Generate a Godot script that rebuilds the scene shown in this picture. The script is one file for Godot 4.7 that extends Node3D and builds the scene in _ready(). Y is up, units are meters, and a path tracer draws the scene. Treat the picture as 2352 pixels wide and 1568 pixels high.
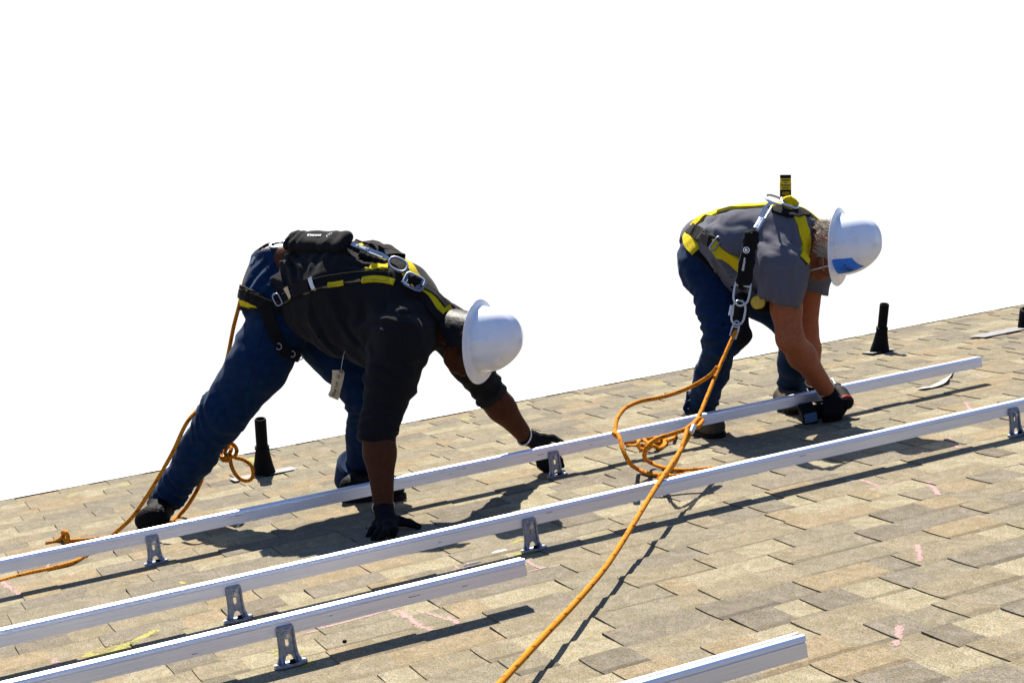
extends Node3D

# ---------------------------------------------------------------- frame of the roof
# Everything is laid out in the roof's own axes: s runs along the eave, t runs down the slope away from the ridge, n stands off the roof.
const EYE := 1.02
const COURSE := 0.1428
const EAVE := 7.45
var RF := Transform3D(Basis(Vector3(1, 0, 0), Vector3(0, 0.95512, -0.29621), Vector3(0, 0.29621, 0.95512)), Vector3(0, 6.0, 0))
var CR := Vector3(0.898745, -0.133761, 0.417572)
var CU := Vector3(0.156083, 0.987550, -0.019597)
var CF := Vector3(0.409752, -0.082789, -0.908433)
var UP := Vector3(0, 0.95512, 0.29621)          # plumb line in the roof's axes
var SUN := Vector3(0.25, 1.0, -0.72)
var rng := RandomNumberGenerator.new()
var fnl := FastNoiseLite.new()
var taken := {}
var org := Vector3.ZERO
var M := {}
var rows := []

func V(s: float, t: float, n: float) -> Vector3:
	return Vector3(s, n, -t)

func ray(x: float, y: float) -> Vector3:
	return CF + CR * ((x - 1176.0) / 3515.2) - CU * ((y - 784.15) / 3515.2)

func at(x: float, y: float, k: float) -> Vector3:   # a point k metres in front of the photographer
	return Vector3(0, EYE, 0) + ray(x, y) * k

func on_roof(x: float, y: float, n := 0.0) -> Vector3:
	var d := ray(x, y)
	return Vector3(0, EYE, 0) + d * ((n - EYE) / d.y)

func on_t(x: float, y: float, t: float) -> Vector3:
	var d := ray(x, y)
	return Vector3(0, EYE, 0) + d * (-t / d.z)

# ---------------------------------------------------------------- naming
func numbered(called: String) -> String:
	if not taken.has(called):
		taken[called] = 0
		return called
	taken[called] += 1
	return "%s_%03d" % [called, taken[called]]

func thing(called: String, label: String, category: String, base: Vector3, group := "") -> Node3D:
	var o := Node3D.new()
	o.name = numbered(called)
	o.transform = RF * Transform3D(Basis(), base)
	o.set_meta("label", label)
	o.set_meta("category", category)
	if group != "":
		o.set_meta("group", group)
	add_child(o)
	org = base
	return o

# ---------------------------------------------------------------- mesh builder
class MB:
	var v := PackedVector3Array()
	var n := PackedVector3Array()
	var u := PackedVector2Array()
	var c := PackedColorArray()
	var col := Color(1, 1, 1)
	var use_col := false

	func put(p: Vector3, nn: Vector3, uv: Vector2) -> void:
		v.append(p)
		n.append(nn)
		u.append(uv)
		if use_col:
			c.append(col)

	func tri(a: Vector3, b: Vector3, d: Vector3, na: Vector3, nb: Vector3, nd: Vector3, ua := Vector2.ZERO, ub := Vector2.ZERO, ud := Vector2.ZERO) -> void:
		if (b - a).cross(d - a).dot(na + nb + nd) > 0.0:
			put(a, na, ua); put(d, nd, ud); put(b, nb, ub)
		else:
			put(a, na, ua); put(b, nb, ub); put(d, nd, ud)

	func quad(a: Vector3, b: Vector3, d: Vector3, e: Vector3, out: Vector3) -> void:   # a b d e in order round the face, out = roughly outwards
		var nn := (b - a).cross(d - a)
		if nn.length_squared() < 1e-16:
			nn = (d - a).cross(e - a)
		nn = nn.normalized()
		if nn.dot(out) < 0.0:
			nn = -nn
		tri(a, b, d, nn, nn, nn, Vector2(0, 0), Vector2(1, 0), Vector2(1, 1))
		tri(a, d, e, nn, nn, nn, Vector2(0, 0), Vector2(1, 1), Vector2(0, 1))

	func box(ctr: Vector3, bs: Basis, size: Vector3, bev := 0.0) -> void:
		var x := bs.x * size.x * 0.5
		var y := bs.y * size.y * 0.5
		var z := bs.z * size.z * 0.5
		if bev <= 0.0:
			quad(ctr + x - y - z, ctr + x + y - z, ctr + x + y + z, ctr + x - y + z, x)
			quad(ctr - x - y - z, ctr - x + y - z, ctr - x + y + z, ctr - x - y + z, -x)
			quad(ctr + y - x - z, ctr + y + x - z, ctr + y + x + z, ctr + y - x + z, y)
			quad(ctr - y - x - z, ctr - y + x - z, ctr - y + x + z, ctr - y - x + z, -y)
			quad(ctr + z - x - y, ctr + z + x - y, ctr + z + x + y, ctr + z - x + y, z)
			quad(ctr - z - x - y, ctr - z + x - y, ctr - z + x + y, ctr - z - x + y, -z)
			return
		var ax := [bs.x, bs.y, bs.z]
		var hs := [size.x * 0.5, size.y * 0.5, size.z * 0.5]
		for i in 3:
			var j := (i + 1) % 3
			var k := (i + 2) % 3
			for s in [-1.0, 1.0]:
				var cc: Vector3 = ctr + ax[i] * hs[i] * s
				var p: Vector3 = ax[j] * (hs[j] - bev)
				var q: Vector3 = ax[k] * (hs[k] - bev)
				quad(cc - p - q, cc + p - q, cc + p + q, cc - p + q, ax[i] * s)
				for s2 in [-1.0, 1.0]:   # bevels along axis k between faces i and j
					var e1: Vector3 = ctr + ax[i] * hs[i] * s + ax[j] * (hs[j] - bev) * s2
					var e2: Vector3 = ctr + ax[i] * (hs[i] - bev) * s + ax[j] * hs[j] * s2
					quad(e1 - q, e1 + q, e2 + q, e2 - q, ax[i] * s + ax[j] * s2)
					if i == 0:
						for s3 in [-1.0, 1.0]:
							var t1: Vector3 = ctr + ax[0] * hs[0] * s + ax[1] * (hs[1] - bev) * s2 + ax[2] * (hs[2] - bev) * s3
							var t2: Vector3 = ctr + ax[0] * (hs[0] - bev) * s + ax[1] * hs[1] * s2 + ax[2] * (hs[2] - bev) * s3
							var t3: Vector3 = ctr + ax[0] * (hs[0] - bev) * s + ax[1] * (hs[1] - bev) * s2 + ax[2] * hs[2] * s3
							var nn: Vector3 = (ax[0] * s + ax[1] * s2 + ax[2] * s3).normalized()
							tri(t1, t2, t3, nn, nn, nn)

	func tube(pts: PackedVector3Array, rad, seg := 8, cap := true, vscale := 1.0, flat := 1.0) -> void:
		var m := pts.size()
		var frames := []
		var t0 := (pts[1] - pts[0]).normalized()
		var up := Vector3.UP if absf(t0.y) < 0.8 else Vector3.RIGHT
		var x := (up - t0 * up.dot(t0)).normalized()
		var dist := 0.0
		var ds := []
		for i in m:
			var t := (pts[mini(i + 1, m - 1)] - pts[maxi(i - 1, 0)]).normalized()
			x = (x - t * x.dot(t)).normalized()
			frames.append([x, t.cross(x), t])
			if i > 0:
				dist += pts[i].distance_to(pts[i - 1])
			ds.append(dist * vscale)
		for i in m - 1:
			var r0: float = rad[i] if rad is PackedFloat32Array else rad
			var r1: float = rad[i + 1] if rad is PackedFloat32Array else rad
			for k in seg:
				var a0 := TAU * k / seg
				var a1 := TAU * (k + 1) / seg
				var n00: Vector3 = frames[i][0] * cos(a0) + frames[i][1] * sin(a0)
				var n01: Vector3 = frames[i][0] * cos(a1) + frames[i][1] * sin(a1)
				var n10: Vector3 = frames[i + 1][0] * cos(a0) + frames[i + 1][1] * sin(a0)
				var n11: Vector3 = frames[i + 1][0] * cos(a1) + frames[i + 1][1] * sin(a1)
				var p00: Vector3 = pts[i] + (frames[i][0] * cos(a0) + frames[i][1] * sin(a0) * flat) * r0
				var p01: Vector3 = pts[i] + (frames[i][0] * cos(a1) + frames[i][1] * sin(a1) * flat) * r0
				var p10: Vector3 = pts[i + 1] + (frames[i + 1][0] * cos(a0) + frames[i + 1][1] * sin(a0) * flat) * r1
				var p11: Vector3 = pts[i + 1] + (frames[i + 1][0] * cos(a1) + frames[i + 1][1] * sin(a1) * flat) * r1
				var u0 := float(k) / seg
				var u1 := float(k + 1) / seg
				tri(p00, p01, p11, n00, n01, n11, Vector2(u0, ds[i]), Vector2(u1, ds[i]), Vector2(u1, ds[i + 1]))
				tri(p00, p11, p10, n00, n11, n10, Vector2(u0, ds[i]), Vector2(u1, ds[i + 1]), Vector2(u0, ds[i + 1]))
		if cap:
			for e in [0, m - 1]:
				var nn: Vector3 = frames[e][2] * (-1.0 if e == 0 else 1.0)
				var r: float = rad[e] if rad is PackedFloat32Array else rad
				for k in seg:
					var a0 := TAU * k / seg
					var a1 := TAU * (k + 1) / seg
					tri(pts[e] + nn * r * 0.35, pts[e] + (frames[e][0] * cos(a0) + frames[e][1] * sin(a0) * flat) * r, pts[e] + (frames[e][0] * cos(a1) + frames[e][1] * sin(a1) * flat) * r, nn, nn, nn)

	func lathe(o: Vector3, bs: Basis, prof: Array, seg := 24, smooth := true) -> void:   # prof: Vector2(radius, height) along bs.y
		for i in prof.size() - 1:
			var a: Vector2 = prof[i]
			var b: Vector2 = prof[i + 1]
			var d := b - a
			if d.length() < 1e-6:
				continue
			var nl := Vector2(d.y, -d.x).normalized()
			for k in seg:
				var q := []
				for kk in [k, k + 1]:
					var an: float = TAU * kk / seg
					q.append(bs.x * cos(an) + bs.z * sin(an))
				var n0: Vector3 = (q[0] * nl.x + bs.y * nl.y).normalized()
				var n1: Vector3 = (q[1] * nl.x + bs.y * nl.y).normalized()
				if not smooth:
					n0 = (n0 + n1).normalized()
					n1 = n0
				var p00: Vector3 = o + q[0] * a.x + bs.y * a.y
				var p01: Vector3 = o + q[1] * a.x + bs.y * a.y
				var p10: Vector3 = o + q[0] * b.x + bs.y * b.y
				var p11: Vector3 = o + q[1] * b.x + bs.y * b.y
				tri(p00, p01, p11, n0, n1, n1, Vector2(float(k) / seg, a.y), Vector2(float(k + 1) / seg, a.y), Vector2(float(k + 1) / seg, b.y))
				tri(p00, p11, p10, n0, n1, n0, Vector2(float(k) / seg, a.y), Vector2(float(k + 1) / seg, b.y), Vector2(float(k) / seg, b.y))

	func prism(poly: PackedVector2Array, o: Vector3, x: Vector3, y: Vector3, depth: Vector3) -> void:   # a flat outline given thickness
		var idx := Geometry2D.triangulate_polygon(poly)
		var nz := depth.normalized()
		for i in range(0, idx.size(), 3):
			var a := o + x * poly[idx[i]].x + y * poly[idx[i]].y
			var b := o + x * poly[idx[i + 1]].x + y * poly[idx[i + 1]].y
			var d := o + x * poly[idx[i + 2]].x + y * poly[idx[i + 2]].y
			tri(a, b, d, -nz, -nz, -nz)
			tri(a + depth, b + depth, d + depth, nz, nz, nz)
		var ctr := Vector2.ZERO
		for p in poly:
			ctr += p / poly.size()
		var area := 0.0
		for i in poly.size():
			area += poly[i].cross(poly[(i + 1) % poly.size()])
		for i in poly.size():
			var p := poly[i]
			var q := poly[(i + 1) % poly.size()]
			var e := (q - p)
			var nl := Vector2(e.y, -e.x) * signf(area)
			quad(o + x * p.x + y * p.y, o + x * q.x + y * q.y, o + x * q.x + y * q.y + depth, o + x * p.x + y * p.y + depth, x * nl.x + y * nl.y)

	func ball(ctr: Vector3, bs: Basis, r: Vector3, seg := 12) -> void:
		for i in seg:
			for k in seg * 2:
				var q := []
				for e in [[i, k], [i + 1, k], [i + 1, k + 1], [i, k + 1]]:
					var a: float = PI * e[0] / seg
					var b: float = PI * e[1] / seg
					var d := Vector3(sin(a) * cos(b), cos(a), sin(a) * sin(b))
					q.append([ctr + bs * (d * r), (bs * (d / r)).normalized()])
				tri(q[0][0], q[1][0], q[2][0], q[0][1], q[1][1], q[2][1])
				tri(q[0][0], q[2][0], q[3][0], q[0][1], q[2][1], q[3][1])

	func mesh(off: Vector3) -> ArrayMesh:
		var a := []
		a.resize(Mesh.ARRAY_MAX)
		var w := PackedVector3Array()
		w.resize(v.size())
		for i in v.size():
			w[i] = v[i] - off
		a[Mesh.ARRAY_VERTEX] = w
		a[Mesh.ARRAY_NORMAL] = n
		a[Mesh.ARRAY_TEX_UV] = u
		if use_col:
			a[Mesh.ARRAY_COLOR] = c
		var m := ArrayMesh.new()
		m.add_surface_from_arrays(Mesh.PRIMITIVE_TRIANGLES, a)
		return m

func part(called: String, mb: MB, mat: Material, parent: Node3D, label := "") -> MeshInstance3D:
	var o := MeshInstance3D.new()
	o.name = called
	o.mesh = mb.mesh(org)
	o.material_override = mat
	if label != "":
		o.set_meta("label", label)
	parent.add_child(o, true)
	return o

func curve(pts: Array, step := 0.02) -> PackedVector3Array:
	var c := Curve3D.new()
	c.bake_interval = step
	for i in pts.size():
		var p: Vector3 = pts[i]
		var a: Vector3 = pts[maxi(i - 1, 0)]
		var b: Vector3 = pts[mini(i + 1, pts.size() - 1)]
		var d := (b - a).normalized()
		var li := p.distance_to(a) / 3.0
		var lo := p.distance_to(b) / 3.0
		c.add_point(p, -d * li, d * lo)
	return c.get_baked_points()

# ---------------------------------------------------------------- smooth bodies: capsules joined by a smooth minimum and meshed as surface nets
class Field:
	var o: Vector3
	var h: float
	var k: float
	var nx: int
	var ny: int
	var nz: int
	var acc := PackedFloat32Array()
	var f := PackedFloat32Array()

	func _init(lo: Vector3, hi: Vector3, cell: float, soft: float) -> void:
		o = lo
		h = cell
		k = soft
		nx = int(ceil((hi.x - lo.x) / cell)) + 1
		ny = int(ceil((hi.y - lo.y) / cell)) + 1
		nz = int(ceil((hi.z - lo.z) / cell)) + 1
		acc.resize(nx * ny * nz)

	func bone(a: Vector3, b: Vector3, ra: float, rb: float, side := Vector3.ZERO, squash := 1.0) -> void:
		var m := maxf(ra, rb) * maxf(1.0, squash) + k * 4.0 + h
		var lo := (Vector3(minf(a.x, b.x), minf(a.y, b.y), minf(a.z, b.z)) - Vector3(m, m, m) - o) / h
		var hi := (Vector3(maxf(a.x, b.x), maxf(a.y, b.y), maxf(a.z, b.z)) + Vector3(m, m, m) - o) / h
		var ab := b - a
		var l2 := maxf(ab.length_squared(), 1e-9)
		var inv := 1.0 / squash - 1.0
		var sq := side != Vector3.ZERO
		var far := k * 5.0
		for z in range(maxi(0, int(lo.z)), mini(nz, int(hi.z) + 2)):
			for y in range(maxi(0, int(lo.y)), mini(ny, int(hi.y) + 2)):
				var row := (z * ny + y) * nx
				for x in range(maxi(0, int(lo.x)), mini(nx, int(hi.x) + 2)):
					var q := Vector3(x * h, y * h, z * h) + o - a
					if sq:
						q += side * (q.dot(side) * inv)
					var t := clampf(q.dot(ab) / l2, 0.0, 1.0)
					var d := (q - ab * t).length() - (ra + (rb - ra) * t)
					if d < far:
						acc[row + x] += exp(-d / k)

	func chain(pts: Array, radii: Array) -> void:
		for i in pts.size() - 1:
			bone(pts[i], pts[i + 1], radii[i], radii[i + 1])

	func finish() -> void:
		f.resize(acc.size())
		for i in acc.size():
			var a := acc[i]
			f[i] = -k * log(a) if a > 1e-12 else 0.3

	func cut(p: Vector3, nrm: Vector3, reach: float) -> void:   # keeps what lies against nrm, within reach of p
		var r2 := reach * reach
		for z in nz:
			for y in ny:
				for x in nx:
					var i := (z * ny + y) * nx + x
					if f[i] > 0.05:
						continue
					var q := Vector3(x * h, y * h, z * h) + o - p
					if q.length_squared() < r2:
						f[i] = maxf(f[i], q.dot(nrm))

	func folds(list: Array, noise: FastNoiseLite, rough: float) -> void:   # each: centre, reach, direction, wavelength, height
		for z in nz:
			for y in ny:
				for x in nx:
					var i := (z * ny + y) * nx + x
					if absf(f[i]) > 0.03:
						continue
					var p := Vector3(x * h, y * h, z * h) + o
					var w := rough * noise.get_noise_3dv(p * 9.0)
					var nz2 := noise.get_noise_3dv(p * 4.0 + Vector3(7, 3, 1))
					for e in list:
						var q: Vector3 = p - e[0]
						var g: float = 1.0 - q.length_squared() / (e[1] * e[1])
						if g > 0.0:
							var s := sin(TAU * (q.dot(e[2]) / e[3] + nz2 * 1.1))
							w += e[4] * g * (s * absf(s))
					f[i] -= w

	func value(p: Vector3) -> float:
		var g := (p - o) / h
		var x := int(floor(g.x))
		var y := int(floor(g.y))
		var z := int(floor(g.z))
		if x < 0 or y < 0 or z < 0 or x >= nx - 1 or y >= ny - 1 or z >= nz - 1:
			return 0.3
		var fx := g.x - x
		var fy := g.y - y
		var fz := g.z - z
		var i := (z * ny + y) * nx + x
		var j := i + nx * ny
		var a := lerpf(lerpf(f[i], f[i + 1], fx), lerpf(f[i + nx], f[i + nx + 1], fx), fy)
		var b := lerpf(lerpf(f[j], f[j + 1], fx), lerpf(f[j + nx], f[j + nx + 1], fx), fy)
		return lerpf(a, b, fz)

	func grad(p: Vector3) -> Vector3:
		var e := h * 0.75
		var g := Vector3(value(p + Vector3(e, 0, 0)) - value(p - Vector3(e, 0, 0)), value(p + Vector3(0, e, 0)) - value(p - Vector3(0, e, 0)), value(p + Vector3(0, 0, e)) - value(p - Vector3(0, 0, e)))
		return g.normalized() if g.length_squared() > 1e-14 else Vector3.UP

	func snap(p: Vector3, lift: float) -> Vector3:
		for i in 6:
			var d := value(p)
			if d > 0.2:
				break
			p -= grad(p) * (d - lift) * 0.8
		return p

	func mesh(off: Vector3) -> ArrayMesh:
		var vid := PackedInt32Array()
		vid.resize(nx * ny * nz)
		vid.fill(-1)
		var vs := PackedVector3Array()
		var ns := PackedVector3Array()
		var idx := PackedInt32Array()
		var lim := h * 2.2
		var nxy := nx * ny
		for z in nz - 1:
			for y in ny - 1:
				for x in nx - 1:
					var i := z * nxy + y * nx + x
					var f0 := f[i]
					if f0 > lim or f0 < -lim:
						continue
					var c := [f0, f[i + 1], f[i + nx], f[i + nx + 1], f[i + nxy], f[i + nxy + 1], f[i + nxy + nx], f[i + nxy + nx + 1]]
					var neg := 0
					for e in 8:
						if c[e] < 0.0:
							neg += 1
					if neg == 0 or neg == 8:
						continue
					var sum := Vector3.ZERO
					var cnt := 0
					for e in EDGES:
						var a: float = c[e[0]]
						var b: float = c[e[1]]
						if (a < 0.0) != (b < 0.0):
							var t := a / (a - b)
							sum += CORNER[e[0]].lerp(CORNER[e[1]], t)
							cnt += 1
					var p: Vector3 = o + (Vector3(x, y, z) + sum / cnt) * h
					vid[i] = vs.size()
					vs.append(p)
		ns.resize(vs.size())
		for i in vs.size():
			ns[i] = grad(vs[i])
		for z in range(1, nz - 1):
			for y in range(1, ny - 1):
				for x in range(1, nx - 1):
					var i := z * nxy + y * nx + x
					if vid[i] < 0:
						continue
					var s0 := f[i] < 0.0
					if s0 != (f[i + 1] < 0.0):
						_q(idx, vid[i], vid[i - nx], vid[i - nx - nxy], vid[i - nxy], s0)
					if s0 != (f[i + nx] < 0.0):
						_q(idx, vid[i], vid[i - nxy], vid[i - 1 - nxy], vid[i - 1], s0)
					if s0 != (f[i + nxy] < 0.0):
						_q(idx, vid[i], vid[i - 1], vid[i - 1 - nx], vid[i - nx], s0)
		for i in vs.size():
			vs[i] -= off
		var ar := []
		ar.resize(Mesh.ARRAY_MAX)
		ar[Mesh.ARRAY_VERTEX] = vs
		ar[Mesh.ARRAY_NORMAL] = ns
		ar[Mesh.ARRAY_INDEX] = idx
		var m := ArrayMesh.new()
		m.add_surface_from_arrays(Mesh.PRIMITIVE_TRIANGLES, ar)
		return m

	const EDGES := [[0, 1], [2, 3], [4, 5], [6, 7], [0, 2], [1, 3], [4, 6], [5, 7], [0, 4], [1, 5], [2, 6], [3, 7]]
	const CORNER: Array[Vector3] = [Vector3(0, 0, 0), Vector3(1, 0, 0), Vector3(0, 1, 0), Vector3(1, 1, 0), Vector3(0, 0, 1), Vector3(1, 0, 1), Vector3(0, 1, 1), Vector3(1, 1, 1)]

	func _q(idx: PackedInt32Array, a: int, b: int, c: int, d: int, flip: bool) -> void:
		if a < 0 or b < 0 or c < 0 or d < 0:
			return
		if flip:
			idx.append_array([a, c, b, a, d, c])
		else:
			idx.append_array([a, b, c, a, c, d])

func skin(called: String, fd: Field, mat: Material, parent: Node3D, label := "") -> MeshInstance3D:
	var o := MeshInstance3D.new()
	o.name = called
	o.mesh = fd.mesh(org)
	o.material_override = mat
	if label != "":
		o.set_meta("label", label)
	parent.add_child(o, true)
	return o

func bounds(pts: Array, pad: float) -> Array:
	var lo: Vector3 = pts[0]
	var hi: Vector3 = pts[0]
	for p in pts:
		lo = Vector3(minf(lo.x, p.x), minf(lo.y, p.y), minf(lo.z, p.z))
		hi = Vector3(maxf(hi.x, p.x), maxf(hi.y, p.y), maxf(hi.z, p.z))
	return [lo - Vector3(pad, pad, pad), hi + Vector3(pad, pad, pad)]

func hit(fd: Field, x: float, y: float, k0: float, k1: float) -> Vector3:
	var d := ray(x, y)
	var k := k0
	var best := 9.0
	var bk := k0
	while k < k1:
		var val := fd.value(Vector3(0, EYE, 0) + d * k)
		if val < best:
			best = val
			bk = k
		if val < 0.0:
			break
		k += clampf(val * 0.6, 0.003, 0.03)
	return Vector3(0, EYE, 0) + d * bk

func strap(called: String, fd: Field, px: Array, k0: float, k1: float, width: float, lift: float, mat: Material, parent: Node3D) -> MeshInstance3D:
	var ctl := []
	for p in px:
		ctl.append(fd.snap(hit(fd, p.x, p.y, k0, k1), lift))
	var c := curve(ctl, 0.012)
	var mb := MB.new()
	var prev := []
	var dist := 0.0
	for i in c.size():
		var p := fd.snap(c[i], lift)
		var t := (c[mini(i + 1, c.size() - 1)] - c[maxi(i - 1, 0)]).normalized()
		var n := fd.grad(p)
		var w := t.cross(n).normalized()
		if i > 0:
			dist += c[i].distance_to(c[i - 1])
		var line := []
		for j in 5:
			var q := p + w * width * (j / 4.0 - 0.5)
			q = q.lerp(fd.snap(q, lift), 0.7)
			line.append([q, n, Vector2(j / 4.0, dist / width)])
		line.push_front([line[0][0] - n * (lift + 0.004), -w, Vector2(0, dist / width)])
		line.append([line[5][0] - n * (lift + 0.004), w, Vector2(1, dist / width)])
		if i > 0:
			for j in 6:
				var a = prev[j]
				var b = prev[j + 1]
				var d = line[j + 1]
				var e = line[j]
				if j == 0 or j == 5:
					mb.quad(a[0], b[0], d[0], e[0], a[1] if j == 0 else b[1])
				else:
					mb.tri(a[0], b[0], d[0], a[1], b[1], d[1], a[2], b[2], d[2])
					mb.tri(a[0], d[0], e[0], a[1], d[1], e[1], a[2], d[2], e[2])
		prev = line
	return part(called, mb, mat, parent)

# ---------------------------------------------------------------- materials
func noise_tex(freq: float, size: int, ramp: Array, normal := false, bump := 4.0, octaves := 3, kind := FastNoiseLite.TYPE_SIMPLEX_SMOOTH) -> NoiseTexture2D:
	var t := NoiseTexture2D.new()
	t.width = size
	t.height = size
	t.seamless = true
	var n := FastNoiseLite.new()
	n.noise_type = kind
	n.frequency = freq
	n.fractal_octaves = octaves
	n.seed = 5
	t.noise = n
	if normal:
		t.as_normal_map = true
		t.bump_strength = bump
	elif ramp.size() > 0:
		var g := Gradient.new()
		g.offsets = PackedFloat32Array(ramp[0])
		g.colors = PackedColorArray(ramp[1])
		t.color_ramp = g
	return t

func lin(r: float, g: float, b: float) -> Color:
	return Color(r, g, b).linear_to_srgb()

func mat(col: Color, rough: float, metal := 0.0, tex: Texture2D = null, nrm: Texture2D = null, scale := 1.0, nscale := 1.0) -> StandardMaterial3D:
	var m := StandardMaterial3D.new()
	m.albedo_color = col
	m.roughness = rough
	m.metallic = metal
	if tex:
		m.albedo_texture = tex
	if nrm:
		m.normal_enabled = true
		m.normal_texture = nrm
		m.normal_scale = nscale
	if tex or nrm:
		m.uv1_triplanar = true
		m.uv1_scale = Vector3(scale, scale, scale)
	return m

func granule_image() -> ImageTexture:
	var im := Image.create(640, 640, false, Image.FORMAT_RGB8)
	var r := RandomNumberGenerator.new()
	r.seed = 11
	im.fill(Color(0.72, 0.72, 0.72))
	var tones := [Color(0.92, 0.9, 0.84), Color(0.83, 0.80, 0.74), Color(0.72, 0.71, 0.68), Color(0.6, 0.58, 0.56), Color(0.86, 0.77, 0.64), Color(0.66, 0.67, 0.69), Color(0.46, 0.45, 0.44), Color(0.79, 0.77, 0.74)]
	for i in 36000:
		var c: Color = tones[r.randi() % tones.size()]
		im.fill_rect(Rect2i(r.randi_range(0, 635), r.randi_range(0, 635), r.randi_range(2, 5), r.randi_range(2, 5)), c)
	# weathering: soft blotches a hand wide
	var n := FastNoiseLite.new()
	n.seed = 31
	n.frequency = 0.011
	n.fractal_octaves = 3
	for y in 640:
		for x in 640:
			var ax := x / 640.0 * TAU
			var ay := y / 640.0 * TAU
			var q := n.get_noise_3d(cos(ax) * 102.0 + sin(ay) * 102.0, sin(ax) * 102.0, cos(ay) * 102.0)
			var v := 1.0 + q * 0.14
			var c := im.get_pixel(x, y)
			im.set_pixel(x, y, Color(clampf(c.r * v, 0, 1), clampf(c.g * v, 0, 1), clampf(c.b * v * (1.0 + q * 0.05), 0, 1)))
	return ImageTexture.create_from_image(im)

func denim_image() -> ImageTexture:
	var im := Image.create(512, 512, false, Image.FORMAT_RGB8)
	var r := RandomNumberGenerator.new()
	r.seed = 4
	var n := FastNoiseLite.new()
	n.seed = 8
	n.frequency = 0.008
	for y in 512:
		for x in 512:
			var tw := 0.86 + 0.14 * sin(TAU * (x + y) / 8.0)
			var v := tw * (0.84 + 0.2 * n.get_noise_2d(x, y)) + r.randf_range(-0.1, 0.1)
			im.set_pixel(x, y, Color(v, v, clampf(v * 1.02, 0, 1)))
	return ImageTexture.create_from_image(im)

func rope_image() -> ImageTexture:
	var im := Image.create(64, 256, false, Image.FORMAT_RGB8)
	var r := RandomNumberGenerator.new()
	r.seed = 21
	for y in 256:
		for x in 64:
			var b := sin(TAU * (x / 16.0 + y / 16.0)) * sin(TAU * (x / 16.0 - y / 16.0))
			var v := 0.88 + 0.16 * b + r.randf_range(-0.06, 0.06)
			im.set_pixel(x, y, Color(clampf(0.95 * v, 0, 1), clampf(0.585 * v, 0, 1), clampf(0.13 * v, 0, 1)))
	for i in 15:   # dark tracer threads of the braid
		var y0 := i * 17
		var x0 := (i * 25) % 64
		for j in 8:
			for q in 11:
				im.set_pixel((x0 + j + q / 2) % 64, (y0 + q) % 256, Color(0.58, 0.30, 0.12))
	return ImageTexture.create_from_image(im)

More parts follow.
